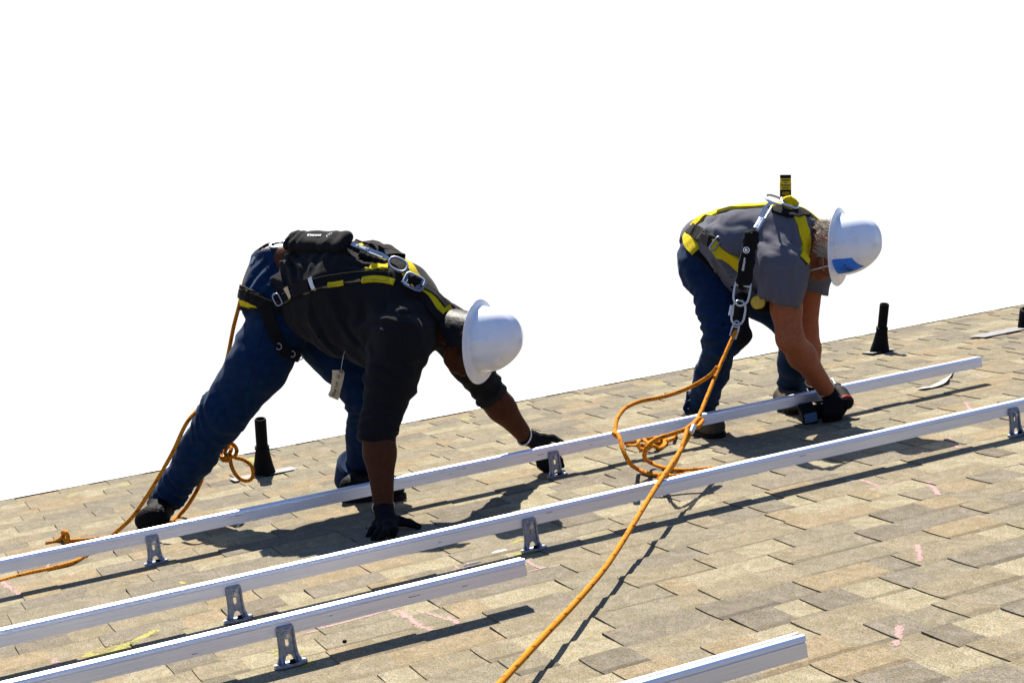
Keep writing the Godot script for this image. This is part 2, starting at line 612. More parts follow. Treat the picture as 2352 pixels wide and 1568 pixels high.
func make_materials() -> void:
	var gran := granule_image()
	var gn := noise_tex(0.09, 512, [], true, 3.0, 2)
	M.gran = gran
	M.gn = gn
	M.tones = []
	for c in [[0.178, 0.166, 0.121], [0.145, 0.131, 0.097], [0.12, 0.111, 0.092], [0.108, 0.099, 0.082], [0.162, 0.137, 0.095], [0.135, 0.126, 0.098]]:
		var m := mat(lin(c[0] * 2.2, c[1] * 2.13, c[2] * 2.08), 0.95, 0.0, gran, gn, 2.7, 0.6)
		m.uv1_world_triplanar = true
		m.vertex_color_use_as_albedo = true
		M.tones.append(m)
	var st := mat(Color(1, 1, 1), 0.95, 0.0, gran, gn, 2.7, 0.6)
	st.uv1_world_triplanar = true
	st.vertex_color_use_as_albedo = true
	M.shingle_mass = st
	var cloth_n := noise_tex(0.2, 256, [], true, 3.0, 2)
	M.denim = mat(lin(0.0065, 0.030, 0.086), 0.95, 0.0, denim_image(), cloth_n, 6.0, 0.4)
	M.black_cloth = mat(lin(0.0085, 0.0082, 0.0092), 0.97, 0.0, null, cloth_n, 9.0, 0.5)
	M.grey_cloth = mat(lin(0.10, 0.10, 0.118), 0.95, 0.0, noise_tex(0.25, 256, [[0.0, 1.0], [Color(0.8, 0.8, 0.82), Color(1, 1, 1)]]), cloth_n, 9.0, 0.4)
	M.glove = mat(lin(0.0065, 0.0065, 0.0075), 0.9, 0.0, null, noise_tex(0.35, 256, [], true, 5.0, 1), 14.0, 0.7)
	var sk := noise_tex(0.03, 256, [[0.0, 0.5, 1.0], [Color(0.88, 0.84, 0.82), Color(0.96, 0.95, 0.94), Color(1, 1, 1)]])
	M.dark_skin = mat(lin(0.062, 0.021, 0.009), 0.6, 0.0, sk, noise_tex(0.3, 256, [], true, 2.0, 2), 5.0, 0.3)
	M.tan_skin = mat(lin(0.27, 0.092, 0.042), 0.6, 0.0, sk, noise_tex(0.3, 256, [], true, 2.0, 2), 5.0, 0.3)
	M.leather = mat(lin(0.005, 0.0045, 0.0045), 0.7, 0.0, null, noise_tex(0.06, 256, [], true, 6.0, 4), 6.0, 0.6)
	M.suede = mat(lin(0.085, 0.072, 0.056), 0.9, 0.0, noise_tex(0.05, 256, [[0.0, 1.0], [Color(0.7, 0.68, 0.64), Color(1, 1, 1)]]), noise_tex(0.2, 256, [], true, 4.0, 3), 6.0, 0.5)
	M.rubber = mat(lin(0.008, 0.008, 0.009), 0.75, 0.0, noise_tex(0.02, 256, [[0.0, 1.0], [Color(0.7, 0.7, 0.7), Color(1, 1, 1)]]), null, 3.0)
	M.web_black = mat(lin(0.008, 0.0075, 0.008), 0.9, 0.0, null, noise_tex(0.4, 128, [], true, 4.0, 1), 12.0, 0.6)
	M.web_yellow = mat(lin(0.62, 0.46, 0.01), 0.85, 0.0, noise_tex(0.06, 256, [[0.0, 1.0], [Color(0.82, 0.82, 0.8), Color(1, 1, 1)]]), noise_tex(0.4, 128, [], true, 4.0, 1), 9.0, 0.5)
	M.hat = mat(lin(0.66, 0.67, 0.7), 0.3, 0.0, noise_tex(0.015, 256, [[0.0, 0.35, 1.0], [Color(0.9, 0.9, 0.89), Color(0.98, 0.98, 0.98), Color(1, 1, 1)]]), null, 4.0)
	M.hat.clearcoat_enabled = true
	M.hat.clearcoat = 0.8
	M.hat.clearcoat_roughness = 0.12
	M.alu = mat(lin(0.78, 0.80, 0.85), 0.46, 0.88, noise_tex(0.02, 512, [[0.0, 0.4, 1.0], [Color(0.84, 0.85, 0.87), Color(0.95, 0.95, 0.96), Color(1, 1, 1)]]), null, 2.2)
	M.alu.uv1_scale = Vector3(0.3, 45, 45)
	M.alu.clearcoat_enabled = true
	M.alu.clearcoat = 0.6
	M.alu.clearcoat_roughness = 0.2
	M.cast = mat(lin(0.34, 0.37, 0.44), 0.45, 1.0, noise_tex(0.03, 256, [[0.0, 1.0], [Color(0.72, 0.74, 0.78), Color(1, 1, 1)]]), noise_tex(0.1, 256, [], true, 3.0, 3), 8.0, 0.3)
	M.dark_steel = mat(lin(0.15, 0.175, 0.23), 0.42, 1.0)
	M.steel = mat(lin(0.42, 0.43, 0.46), 0.34, 1.0)
	M.flash = mat(lin(0.13, 0.125, 0.125), 0.7, 0.0, noise_tex(0.02, 256, [[0.0, 1.0], [Color(0.75, 0.75, 0.76), Color(1, 1, 1)]]), null, 4.0)
	M.white_paint = mat(lin(0.6, 0.6, 0.57), 0.5, 0.0, noise_tex(0.02, 256, [[0.0, 1.0], [Color(0.85, 0.84, 0.8), Color(1, 1, 1)]]), null, 2.0)
	M.rope = mat(lin(0.66, 0.70, 0.8), 0.85)
	M.rope.albedo_texture = rope_image()
	M.rope_end = mat(lin(0.55, 0.53, 0.5), 0.6)
	M.blue_tape = mat(lin(0.01, 0.16, 0.68), 0.6, 0.0, noise_tex(0.05, 128, [[0.0, 1.0], [Color(0.85, 0.85, 0.88), Color(1, 1, 1)]]), null, 9.0)
	M.ink = mat(lin(0.02, 0.02, 0.03), 0.7)
	M.paper = mat(lin(0.62, 0.47, 0.26), 0.9, 0.0, noise_tex(0.03, 256, [[0.0, 1.0], [Color(0.84, 0.82, 0.8), Color(1, 1, 1)]]), null, 8.0)
	M.thread = mat(lin(0.16, 0.14, 0.07), 0.9)
	M.eyelet = mat(lin(0.2, 0.06, 0.04), 0.8)
	M.string = mat(lin(0.45, 0.42, 0.36), 0.8)
	M.print_white = mat(lin(0.75, 0.75, 0.75), 0.7)
	M.chalk_pink = mat(lin(0.27, 0.175, 0.155), 0.95)
	M.spray_yellow = mat(lin(0.22, 0.2, 0.035), 0.9)
	M.plastic_strip = mat(lin(0.3, 0.28, 0.25), 0.4)
	M.hair = mat(lin(0.29, 0.245, 0.185), 0.7)
	M.dark_hair = mat(lin(0.012, 0.01, 0.009), 0.6)
	M.shiny_black = mat(lin(0.005, 0.005, 0.0055), 0.5, 0.0, null, noise_tex(0.02, 256, [], true, 5.0, 3), 7.0, 0.5)
	M.tool_red = mat(lin(0.16, 0.008, 0.01), 0.65)
	M.tool_black = mat(lin(0.007, 0.007, 0.008), 0.75)
	M.tool_blue = mat(lin(0.06, 0.11, 0.2), 0.4)
	M.tape_yellow = mat(lin(0.5, 0.32, 0.01), 0.4)
	M.strap_white = mat(lin(0.6, 0.58, 0.52), 0.7)
	for k in ['black_cloth', 'grey_cloth', 'denim', 'glove', 'web_black', 'web_yellow', 'leather', 'suede', 'rope', 'rubber', 'dark_skin', 'tan_skin', 'hair', 'tool_red', 'tool_black', 'shiny_black']:
		M[k].metallic_specular = 0.18
	for k in ['black_cloth', 'grey_cloth', 'denim', 'web_black']:
		M[k].rim_enabled = true
		M[k].rim = 0.22 if k != 'web_black' else 0.12
		M[k].rim_tint = 0.4
	for m in M.tones:
		m.metallic_specular = 0.2
	M.shingle_mass.metallic_specular = 0.2
	M.deck = mat(lin(0.25, 0.17, 0.1), 0.9)

# ---------------------------------------------------------------- the roof and its shingles
func roof_n(s: float, t: float) -> float:
	var i := int(floor((t - (3.5465 - COURSE * 0.5)) / COURSE)) + 40
	if i < 0 or i >= rows.size():
		return 0.01
	var r = rows[i]
	var u := clampf((t - r.t0) / COURSE, 0.0, 1.0)
	for p in r.pieces:
		if s >= p.s and s < p.s + p.w:
			return 0.0085 * pow(u, 1.7) + (0.0034 * clampf(0.4 + u * 3.0, 0.0, 1.0) if p.proud else 0.0)
	return 0.008

func shingle_mesh(mb: MB, s0: float, w: float, t0: float, proud: bool, kind: int) -> void:
	var up := 0.0034 if proud else 0.0
	var jl: float = [0.0015, -0.001, 0.002, -0.002][kind]
	var jr: float = [-0.001, 0.002, 0.0005, -0.0015][kind]
	var back: float = t0 + COURSE + [0.0, 0.0015, -0.001, 0.0008][kind]
	var tint := mb.col
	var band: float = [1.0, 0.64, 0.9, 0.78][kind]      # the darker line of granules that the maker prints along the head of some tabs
	var prev := []
	for u in [-0.08, 0.0, 0.2, 0.31, 0.34, 0.55, 0.78, 1.0]:
		var t := lerpf(t0, back, u)
		var n := 0.0085 * pow(maxf(u, 0.0), 1.7) + up * clampf(0.4 + u * 3.0, 0.0, 1.0)
		if u < 0.0:
			n = -0.001
		var wob := sin(u * 5.0 + kind * 2.0) * 0.0008
		var line := [V(s0 + jl * u + wob, t, -0.004), V(s0 + jl * u + wob, t, n), V(s0 + w + jr * u + wob, t, n + 0.0004 * sin(kind * 3.0 + u * 6.0)), V(s0 + w + jr * u + wob, t, -0.004)]
		if prev.size() > 0:
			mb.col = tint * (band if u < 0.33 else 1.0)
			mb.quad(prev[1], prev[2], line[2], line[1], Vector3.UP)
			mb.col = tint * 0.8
			mb.quad(prev[0], prev[1], line[1], line[0], Vector3.LEFT)
			mb.quad(prev[2], prev[3], line[3], line[2], Vector3.RIGHT)
		prev = line
	mb.quad(prev[0], prev[1], prev[2], prev[3], Vector3.FORWARD)
	mb.col = tint

func build_roof() -> void:
	var roof := Node3D.new()
	roof.name = "roof"
	roof.transform = RF
	roof.set_meta("kind", "structure")
	roof.set_meta("label", "sloping roof of tan and grey-brown asphalt shingles under both workers")
	add_child(roof)
	org = Vector3.ZERO
	var deck := MB.new()
	deck.box(V(5.0, 3.4, -0.035), Basis(), Vector3(15.0, 0.05, 8.2))
	part("roof_deck", deck, M.deck, roof)
	rng.seed = 77
	var all := []
	var widths := [0.08, 0.10, 0.12, 0.145, 0.17, 0.20, 0.235, 0.28]
	for i in range(-40, 60):
		var t0 := 3.5465 - COURSE * 0.5 + i * COURSE
		var row := {"t0": t0, "pieces": []}
		rows.append(row)
		if t0 < -0.3 or t0 > EAVE - COURSE * 0.4:
			continue
		var s := -2.0 - rng.randf() * 0.3
		var proud := rng.randf() < 0.5
		while s < 12.2:
			var w: float = widths[rng.randi() % widths.size()]
			var r := rng.randf()
			var tone := 0
			if proud:
				tone = 1 if r < 0.3 else (2 if r < 0.52 else (3 if r < 0.66 else (5 if r < 0.88 else 4)))
			else:
				tone = 0 if r < 0.34 else (5 if r < 0.6 else (1 if r < 0.8 else (4 if r < 0.92 else 2)))
			var p := {"s": s, "w": w, "t0": t0, "proud": proud, "tone": tone, "kind": rng.randi() % 4, "area": 0.0}
			var mid := V(s + w * 0.5, t0 + COURSE * 0.5, 0.0) - Vector3(0, EYE, 0)
			var z := mid.dot(CF)
			if z > 0.5:
				var px := 1176.0 + 3515.2 * mid.dot(CR) / z
				var py := 784.15 - 3515.2 * mid.dot(CU) / z
				if px > -60 and px < 2412 and py < 1610:
					p.area = w / (z * z * z)
			row.pieces.append(p)
			all.append(p)
			s += w
			proud = not proud
			if rng.randf() < 0.12:
				proud = not proud
	var order := all.duplicate()
	order.sort_custom(func(a, b): return a.area > b.area)
	var shapes := {}
	for i in 300:
		var p = order[i]
		p.single = true
		var key := "%.2f %s %d" % [p.w, p.proud, p.kind]
		if not shapes.has(key):
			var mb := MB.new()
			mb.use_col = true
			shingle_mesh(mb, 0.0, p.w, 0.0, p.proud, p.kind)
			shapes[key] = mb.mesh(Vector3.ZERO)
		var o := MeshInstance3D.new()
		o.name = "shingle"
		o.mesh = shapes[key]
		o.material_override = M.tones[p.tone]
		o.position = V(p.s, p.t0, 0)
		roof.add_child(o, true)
	var rest := MB.new()
	rest.use_col = true
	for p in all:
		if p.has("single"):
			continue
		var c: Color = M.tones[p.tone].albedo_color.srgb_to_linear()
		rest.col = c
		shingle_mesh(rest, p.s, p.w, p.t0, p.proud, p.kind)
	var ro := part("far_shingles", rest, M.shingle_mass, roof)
	ro.set_meta("kind", "stuff")

func mark(called: String, px: Array, width: float, m: Material, roof: Node3D, gaps: float, seed_: int) -> void:   # chalk and spray paint that follows the granules
	org = Vector3.ZERO
	var mb := MB.new()
	var r := RandomNumberGenerator.new()
	r.seed = seed_
	var pts := []
	for p in px:
		pts.append(on_roof(p.x, p.y, 0.008))
	var c := curve(pts, 0.006)
	for i in c.size() - 1:   # crumbs of pigment caught on the granules, denser towards the middle of the stroke
		var t := (c[i + 1] - c[i]).normalized()
		var w := t.cross(Vector3.UP).normalized()
		var m2 := int(ceil(width / 0.0016 * (1.0 - gaps)))
		for j in m2:
			var off := (r.randf() + r.randf() + r.randf()) / 1.5 - 1.0
			var a := c[i] + w * width * off * 0.62 + t * r.randf_range(-0.004, 0.006)
			var ang := r.randf_range(0.0, PI)
			var e1 := Vector3(cos(ang), 0, sin(ang)) * r.randf_range(0.0015, 0.0034)
			var e2 := Vector3(-sin(ang), 0, cos(ang)) * r.randf_range(0.0015, 0.0034)
			var q := [a - e1 - e2, a + e1 - e2 * 0.7, a + e1 * 0.8 + e2, a - e1 * 0.9 + e2 * 0.8]
			var lift := r.randf_range(0.0005, 0.0011)
			for e in 4:
				q[e] = Vector3(q[e].x, roof_n(q[e].x, -q[e].z) + lift, q[e].z)
			if absf(q[0].y - q[2].y) > 0.002 or absf(q[1].y - q[3].y) > 0.002:
				continue
			mb.quad(q[0], q[1], q[2], q[3], Vector3.UP)
	if mb.v.size() > 0:
		part(called, mb, m, roof)

# ---------------------------------------------------------------- rails and their feet
func rail(label: String, t0: float, n0: float, s0: float, s1: float) -> void:
	var t := thing("mounting_rail", label, "rail", V((s0 + s1) * 0.5, t0, 0), "aluminium rails fixed across the roof")
	var prof := PackedVector2Array([Vector2(0.0, 0.0), Vector2(0.0, 0.0305), Vector2(0.0028, 0.0307), Vector2(0.0028, 0.0332), Vector2(0.0, 0.0334), Vector2(0.0003, 0.0405), Vector2(0.0016, 0.0436), Vector2(0.0042, 0.0451), Vector2(0.0080, 0.0455), Vector2(0.0118, 0.0448), Vector2(0.0122, 0.043), Vector2(0.0122, 0.030), Vector2(0.0248, 0.030), Vector2(0.0248, 0.043), Vector2(0.0252, 0.0448), Vector2(0.0275, 0.0455), Vector2(0.032, 0.0448), Vector2(0.0354, 0.0425), Vector2(0.037, 0.0385), Vector2(0.037, 0.0), Vector2(0.031, 0.0), Vector2(0.030, 0.0035), Vector2(0.007, 0.0035), Vector2(0.006, 0.0)])
	var mb := MB.new()
	var m := prof.size()
	var ns := []
	for i in m:
		var e := prof[(i + 1) % m] - prof[i]
		ns.append(Vector2(-e.y, e.x).normalized())
	for i in m:
		var p := prof[i]
		var q := prof[(i + 1) % m]
		var na: Vector2 = ns[i]
		var nb: Vector2 = ns[i]
		if ns[i].dot(ns[(i - 1 + m) % m]) > 0.6:
			na = (ns[i] + ns[(i - 1 + m) % m]).normalized()
		if ns[i].dot(ns[(i + 1) % m]) > 0.6:
			nb = (ns[i] + ns[(i + 1) % m]).normalized()
		var n1 := V(0, na.x, na.y)
		var n2 := V(0, nb.x, nb.y)
		var steps := int(ceil((s1 - s0) / 0.6))
		for k in steps:
			var sa := lerpf(s0, s1, float(k) / steps)
			var sb := lerpf(s0, s1, float(k + 1) / steps)
			var a := V(sa, t0 + p.x, n0 + p.y)
			var b := V(sb, t0 + p.x, n0 + p.y)
			var c := V(sb, t0 + q.x, n0 + q.y)
			var d := V(sa, t0 + q.x, n0 + q.y)
			mb.tri(a, b, c, n1, n1, n2)
			mb.tri(a, c, d, n1, n2, n2)
	var idx := Geometry2D.triangulate_polygon(prof)
	for e in [[s0, Vector3.LEFT], [s1, Vector3.RIGHT]]:
		for i in range(0, idx.size(), 3):
			var q := []
			for j in 3:
				q.append(V(e[0], t0 + prof[idx[i + j]].x, n0 + prof[idx[i + j]].y))
			mb.tri(q[0], q[1], q[2], e[1], e[1], e[1])
	part("rail_profile", mb, M.alu, t)
	# pencil scuffs and the dark scratches that handling leaves on the face
	var r := RandomNumberGenerator.new()
	r.seed = int(t0 * 100)
	for i in 5:
		var sc := MB.new()
		var s := r.randf_range(maxf(s0, 0.5), s1 - 0.1)
		var n := n0 + r.randf_range(0.006, 0.028)
		var l := r.randf_range(0.004, 0.03)
		sc.quad(V(s, t0 - 0.0004, n), V(s + l, t0 - 0.0004, n + 0.0006), V(s + l, t0 - 0.0004, n + 0.0018), V(s, t0 - 0.0004, n + 0.0016), V(0, -1, 0))
		part("scratch", sc, M.rubber, t)

func foot(label: String, s: float, t: float, n_top: float) -> void:
	var o := thing("rail_foot", label, "bracket", V(s, t, 0), "brackets that carry the rails")
	var g := n_top / 0.092
	var left := PackedVector2Array([Vector2(0, 0.092 * g), Vector2(-0.018, 0.092 * g), Vector2(-0.0215, 0.088 * g), Vector2(-0.023, 0.04), Vector2(-0.025, 0.022), Vector2(-0.030, 0.009), Vector2(-0.036, 0.003), Vector2(-0.036, 0.0), Vector2(-0.012, 0.0), Vector2(-0.011, 0.012), Vector2(-0.007, 0.022), Vector2(0, 0.026), Vector2(0, 0.042 * g), Vector2(-0.0048, 0.046 * g), Vector2(-0.0048, 0.074 * g), Vector2(-0.0026, 0.077 * g), Vector2(0, 0.078 * g)])
	var right := PackedVector2Array()
	for p in left:
		right.append(Vector2(-p.x, p.y))
	var mb := MB.new()
	mb.prism(left, V(s, t - 0.007, 0.008), Vector3.RIGHT, Vector3.UP, V(0, 0.0065, 0))
	mb.prism(right, V(s, t - 0.007, 0.008), Vector3.RIGHT, Vector3.UP, V(0, 0.0065, 0))
	for sd in [-1.0, 1.0]:   # stiffening ribs down both edges
		mb.box(V(s + sd * 0.0185, t - 0.0095, 0.052 * g + 0.004), Basis(), Vector3(0.006, 0.066 * g, 0.006), 0.0015)
		var gus := PackedVector2Array([Vector2(0, 0.006), Vector2(-0.022, 0.006), Vector2(-0.012, 0.012), Vector2(-0.005, 0.024), Vector2(0, 0.045)])
		mb.prism(gus, V(s + sd * 0.021 - 0.002, t - 0.007, 0.006), V(0, 1, 0), Vector3.UP, Vector3(0.004, 0, 0))
	mb.box(V(s, t - 0.0085, 0.088 * g + 0.008), Basis(), Vector3(0.036, 0.006, 0.005), 0.0015)
	part("upright", mb, M.cast, o)
	var bm := MB.new()
	var base := PackedVector2Array()
	for i in 20:
		var a := TAU * i / 20.0
		base.append(Vector2(signf(cos(a)) * pow(absf(cos(a)), 0.6) * 0.041, signf(sin(a)) * pow(absf(sin(a)), 0.6) * 0.020))
	bm.prism(base, V(s, t - 0.013, 0.008), Vector3.RIGHT, V(0, 1, 0), Vector3(0, 0.0065, 0))
	part("base_flange", bm, M.cast, o)
	var bo := MB.new()
	bo.lathe(V(s + 0.001, t - 0.007, 0.076 * g), Basis(Vector3.RIGHT, V(0, -1, 0), Vector3.UP), [Vector2(0, 0.011), Vector2(0.0062, 0.0105), Vector2(0.0068, 0.0095), Vector2(0.0068, 0.003), Vector2(0.0098, 0.003), Vector2(0.0098, 0.0), Vector2(0, 0.0)], 6, false)
	part("bolt", bo, M.steel, o)
	var lag := MB.new()
	lag.lathe(V(s + 0.004, t - 0.018, 0.0125), Basis(), [Vector2(0.010, 0.0), Vector2(0.010, 0.003), Vector2(0.007, 0.003), Vector2(0.007, 0.009), Vector2(0, 0.0095)], 6, false)
	part("lag_screw", lag, M.rubber, o)

# ---------------------------------------------------------------- plumbing vents
func vent(label: String, base: Vector3, tall: float, r: float, lean: Vector3, plate: Vector2, flare := 1.0) -> void:
	var o := thing("vent_pipe", label, "vent pipe", base, "plumbing vent pipes near the eave")
	var y := (UP + lean).normalized()
	var x := Vector3.RIGHT - y * y.x
	x = x.normalized()
	var bs := Basis(x, y, x.cross(y))
	var fl := MB.new()
	fl.box(base + Vector3(0, 0.015, 0), Basis(), Vector3(plate.x, 0.003, plate.y), 0.001)
	part("flashing", fl, M.flash, o)
	var bt := MB.new()
	if flare > 0.0:
		bt.lathe(base, bs, [Vector2(r * lerpf(1.1, 2.15, flare), 0.004), Vector2(r * lerpf(1.1, 2.0, flare), 0.028), Vector2(r * lerpf(1.08, 1.6, flare), 0.07), Vector2(r * lerpf(1.06, 1.3, flare), 0.115), Vector2(r * lerpf(1.05, 1.2, flare), 0.135), Vector2(r * lerpf(1.08, 1.28, flare), 0.14), Vector2(r * lerpf(1.08, 1.28, flare), 0.15), Vector2(r, 0.153)], 28)
	if flare > 0.0:
		part("boot", bt, M.rubber, o)
	var pp := MB.new()
	pp.lathe(base, bs, [Vector2(r, 0.06 * flare), Vector2(r, tall - 0.004), Vector2(r - 0.003, tall), Vector2(r * 0.78, tall), Vector2(r * 0.74, tall - 0.003), Vector2(r * 0.74, tall * 0.35), Vector2(0, tall * 0.35)], 28)
	part("pipe", pp, M.rubber, o)

# ---------------------------------------------------------------- ropes
func rope_part(called: String, pts: Array, r: float, parent: Node3D) -> MeshInstance3D:
	var mb := MB.new()
	mb.tube(curve(pts, 0.012), r, 10, true, 2.6)
	return part(called, mb, M.rope, parent)

# ---------------------------------------------------------------- hard hats
func hat_point(o: Vector3, bs: Basis, th: float, w: float) -> Vector3:   # bs: x = wearer's side, y = up through the crown, z = back; w runs 0 apex .. 1 rim
	var c := cos(th)
	var s := sin(th)
	var front := maxf(0.0, c)
	var rs := 0.107
	var rf := 0.119
	rf += 0.010 * maxf(0.0, -c)
	var base_r := 1.0 / sqrt(c * c / (rf * rf) + s * s / (rs * rs))
	var r := 0.0
	var y := 0.0
	if w <= 0.65:
		var a := w / 0.65 * PI * 0.5
		r = base_r * pow(sin(a), lerpf(0.78, 1.14, (c + 1.0) * 0.5))
		y = 0.146 * pow(maxf(cos(a), 0.0), lerpf(0.78, 1.16, (c + 1.0) * 0.5))
		y += exp(-pow(r * s / 0.012, 2.0)) * 0.005 * clampf((0.6 - w) * 6.0, 0.0, 1.0)
		y += (exp(-pow((r * s - 0.042) / 0.009, 2.0)) + exp(-pow((r * s + 0.042) / 0.009, 2.0))) * 0.0012 * clampf((0.5 - w) * 6.0, 0.0, 1.0)
	else:
		var q := (w - 0.65) / 0.35
		var out := 0.032 + 0.010 * front * front - 0.006 * maxf(0.0, -c)
		r = base_r + out * (q * 0.92 + 0.08 * q * q)
		y = 0.010 * (exp(-q * 7.0) - 1.0) - 0.009 * q * q + 0.006 * absf(s) * q * q
	# the accessory slot swells out of each side just above the brim
	var slot := exp(-pow((w - 0.56) / 0.07, 2.0)) * exp(-pow((absf(s) - 1.0) / 0.02, 2.0)) * 0.005
	return o + bs * Vector3(s * (r + slot), y, -c * r)

func hard_hat(o: Vector3, bs: Basis, parent: Node3D, label: String) -> MeshInstance3D:
	var mb := MB.new()
	var nt := 72
	var nw := 40
	var g := []
	for i in nw + 1:
		var line := []
		for j in nt:
			line.append(hat_point(o, bs, TAU * j / nt, float(i) / nw))
		g.append(line)
	var nor := []
	for i in nw + 1:
		var line := []
		for j in nt:
			var du: Vector3 = g[i][(j + 1) % nt] - g[i][(j - 1 + nt) % nt]
			var dw: Vector3 = g[mini(i + 1, nw)][j] - g[maxi(i - 1, 0)][j]
			var n := du.cross(dw)
			n = bs.y if n.length_squared() < 1e-14 else n.normalized()
			if n.dot(g[i][j] - (o - bs.y * 0.06)) < 0.0:
				n = -n
			line.append(n)
		nor.append(line)
	for i in nw:
		for j in nt:
			var k := (j + 1) % nt
			mb.tri(g[i][j], g[i][k], g[i + 1][k], nor[i][j], nor[i][k], nor[i + 1][k])
			mb.tri(g[i][j], g[i + 1][k], g[i + 1][j], nor[i][j], nor[i + 1][k], nor[i + 1][j])
			var th := 0.0028
			mb.tri(g[i][j] - nor[i][j] * th, g[i][k] - nor[i][k] * th, g[i + 1][k] - nor[i + 1][k] * th, -nor[i][j], -nor[i][k], -nor[i + 1][k])
			mb.tri(g[i][j] - nor[i][j] * th, g[i + 1][k] - nor[i + 1][k] * th, g[i + 1][j] - nor[i + 1][j] * th, -nor[i][j], -nor[i + 1][k], -nor[i + 1][j])
	var rim := PackedVector3Array()
	for j in nt + 1:
		rim.append(g[nw][j % nt] - nor[nw][j % nt] * 0.0014)
	mb.tube(rim, 0.0026, 6, false)
	return part("hard_hat", mb, M.hat, parent, label)

func hat_patch(called: String, o: Vector3, bs: Basis, th0: float, th1: float, w0: float, w1: float, lift: float, m: Material, parent: Node3D, skew := 0.0) -> MeshInstance3D:
	var mb := MB.new()
	var grid := []
	for i in 13:
		var line := []
		for j in 13:
			var th := lerpf(th0, th1, j / 12.0)
			var w := lerpf(w0, w1, i / 12.0) + skew * (j / 12.0 - 0.5)
			var p := hat_point(o, bs, th, w)
			var n := (hat_point(o, bs, th + 0.02, w) - p).cross(hat_point(o, bs, th, w + 0.01) - p).normalized()
			if n.dot(p - (o - bs.y * 0.06)) < 0.0:
				n = -n
			line.append([p + n * lift, n])
		grid.append(line)
	for i in 12:
		for j in 12:
			var a = grid[i][j]
			var b = grid[i][j + 1]
			var c = grid[i + 1][j + 1]
			var d = grid[i + 1][j]
			mb.tri(a[0], b[0], c[0], a[1], b[1], c[1])
			mb.tri(a[0], c[0], d[0], a[1], c[1], d[1])
	return part(called, mb, m, parent)

# ---------------------------------------------------------------- gloves
func glove(called: String, wrist: Vector3, fore: Vector3, knuckles: Array, fingers: Array, thumb: Array, parent: Node3D) -> MeshInstance3D:
	var pts := [wrist, fore]
	pts.append_array(knuckles)
	for fi in fingers:
		pts.append_array(fi)
	pts.append_array(thumb)
	var b := bounds(pts, 0.035)
	var fd := Field.new(b[0], b[1], 0.0034, 0.0045)
	fd.bone(fore, wrist, 0.036, 0.031)
	for i in 4:
		fd.bone(wrist, knuckles[i], 0.021, 0.0135)
	for i in 3:
		fd.bone(knuckles[i], knuckles[i + 1], 0.0125, 0.0125)
	for i in 4:
		var ch := [knuckles[i]]
		ch.append_array(fingers[i])
		var rr := [0.0122, 0.011, 0.0102, 0.0092, 0.0088]
		fd.chain(ch, rr.slice(0, ch.size()))
	var tc := [wrist.lerp(knuckles[0], 0.25)]
	tc.append_array(thumb)
	fd.chain(tc, [0.019, 0.0155, 0.0125, 0.0108].slice(0, tc.size()))
	fd.finish()
	var fn := FastNoiseLite.new()
	fn.seed = 3
	fn.frequency = 6.0
	fd.folds([[wrist, 0.06, (knuckles[1] - wrist).normalized(), 0.012, 0.0012]], fn, 0.0008)
	var o := skin(called, fd, M.glove, parent)
	# the pale elastic edge of the cuff
	var ring := PackedVector3Array()
	var ax := (fore - wrist).normalized()
	var e := ax.cross(Vector3.UP if absf(ax.y) < 0.8 else Vector3.RIGHT).normalized()
	var e2 := ax.cross(e)
	for i in 25:
		var a := TAU * i / 24.0
		ring.append(fore + ax * 0.012 + (e * cos(a) + e2 * sin(a)) * 0.037)
	var mb := MB.new()
	mb.tube(ring, 0.0028, 6, false)
	part("cuff_edge", mb, M.strap_white, o)
	return o

func person(called: String, label: String, base: Vector3) -> Node3D:
	return thing(called, label, "person", base)

func ring_part(called: String, ctr: Vector3, x: Vector3, y: Vector3, rx: float, ry: float, r: float, m: Material, parent: Node3D, power := 1.0) -> MeshInstance3D:
	var pts := PackedVector3Array()
	for i in 33:
		var a := TAU * i / 32.0
		pts.append(ctr + x * rx * signf(cos(a)) * pow(absf(cos(a)), power) + y * ry * signf(sin(a)) * pow(absf(sin(a)), power))
	var mb := MB.new()
	mb.tube(pts, r, 8, false)
	return part(called, mb, m, parent)

func body_skin(fields: Array, m: Material, parent: Node3D) -> void:
	var am := ArrayMesh.new()
	var vs := PackedVector3Array()
	var ns := PackedVector3Array()
	var ix := PackedInt32Array()
	for fd in fields:
		var a: Array = fd.mesh(org).surface_get_arrays(0)
		var off := vs.size()
		vs.append_array(a[Mesh.ARRAY_VERTEX])
		ns.append_array(a[Mesh.ARRAY_NORMAL])
		for i in a[Mesh.ARRAY_INDEX]:
			ix.append(i + off)
	var ar := []
	ar.resize(Mesh.ARRAY_MAX)
	ar[Mesh.ARRAY_VERTEX] = vs
	ar[Mesh.ARRAY_NORMAL] = ns
	ar[Mesh.ARRAY_INDEX] = ix
	am.add_surface_from_arrays(Mesh.PRIMITIVE_TRIANGLES, ar)
	var o := MeshInstance3D.new()
	o.name = "body"
	o.mesh = am
	o.material_override = m
	parent.add_child(o, true)

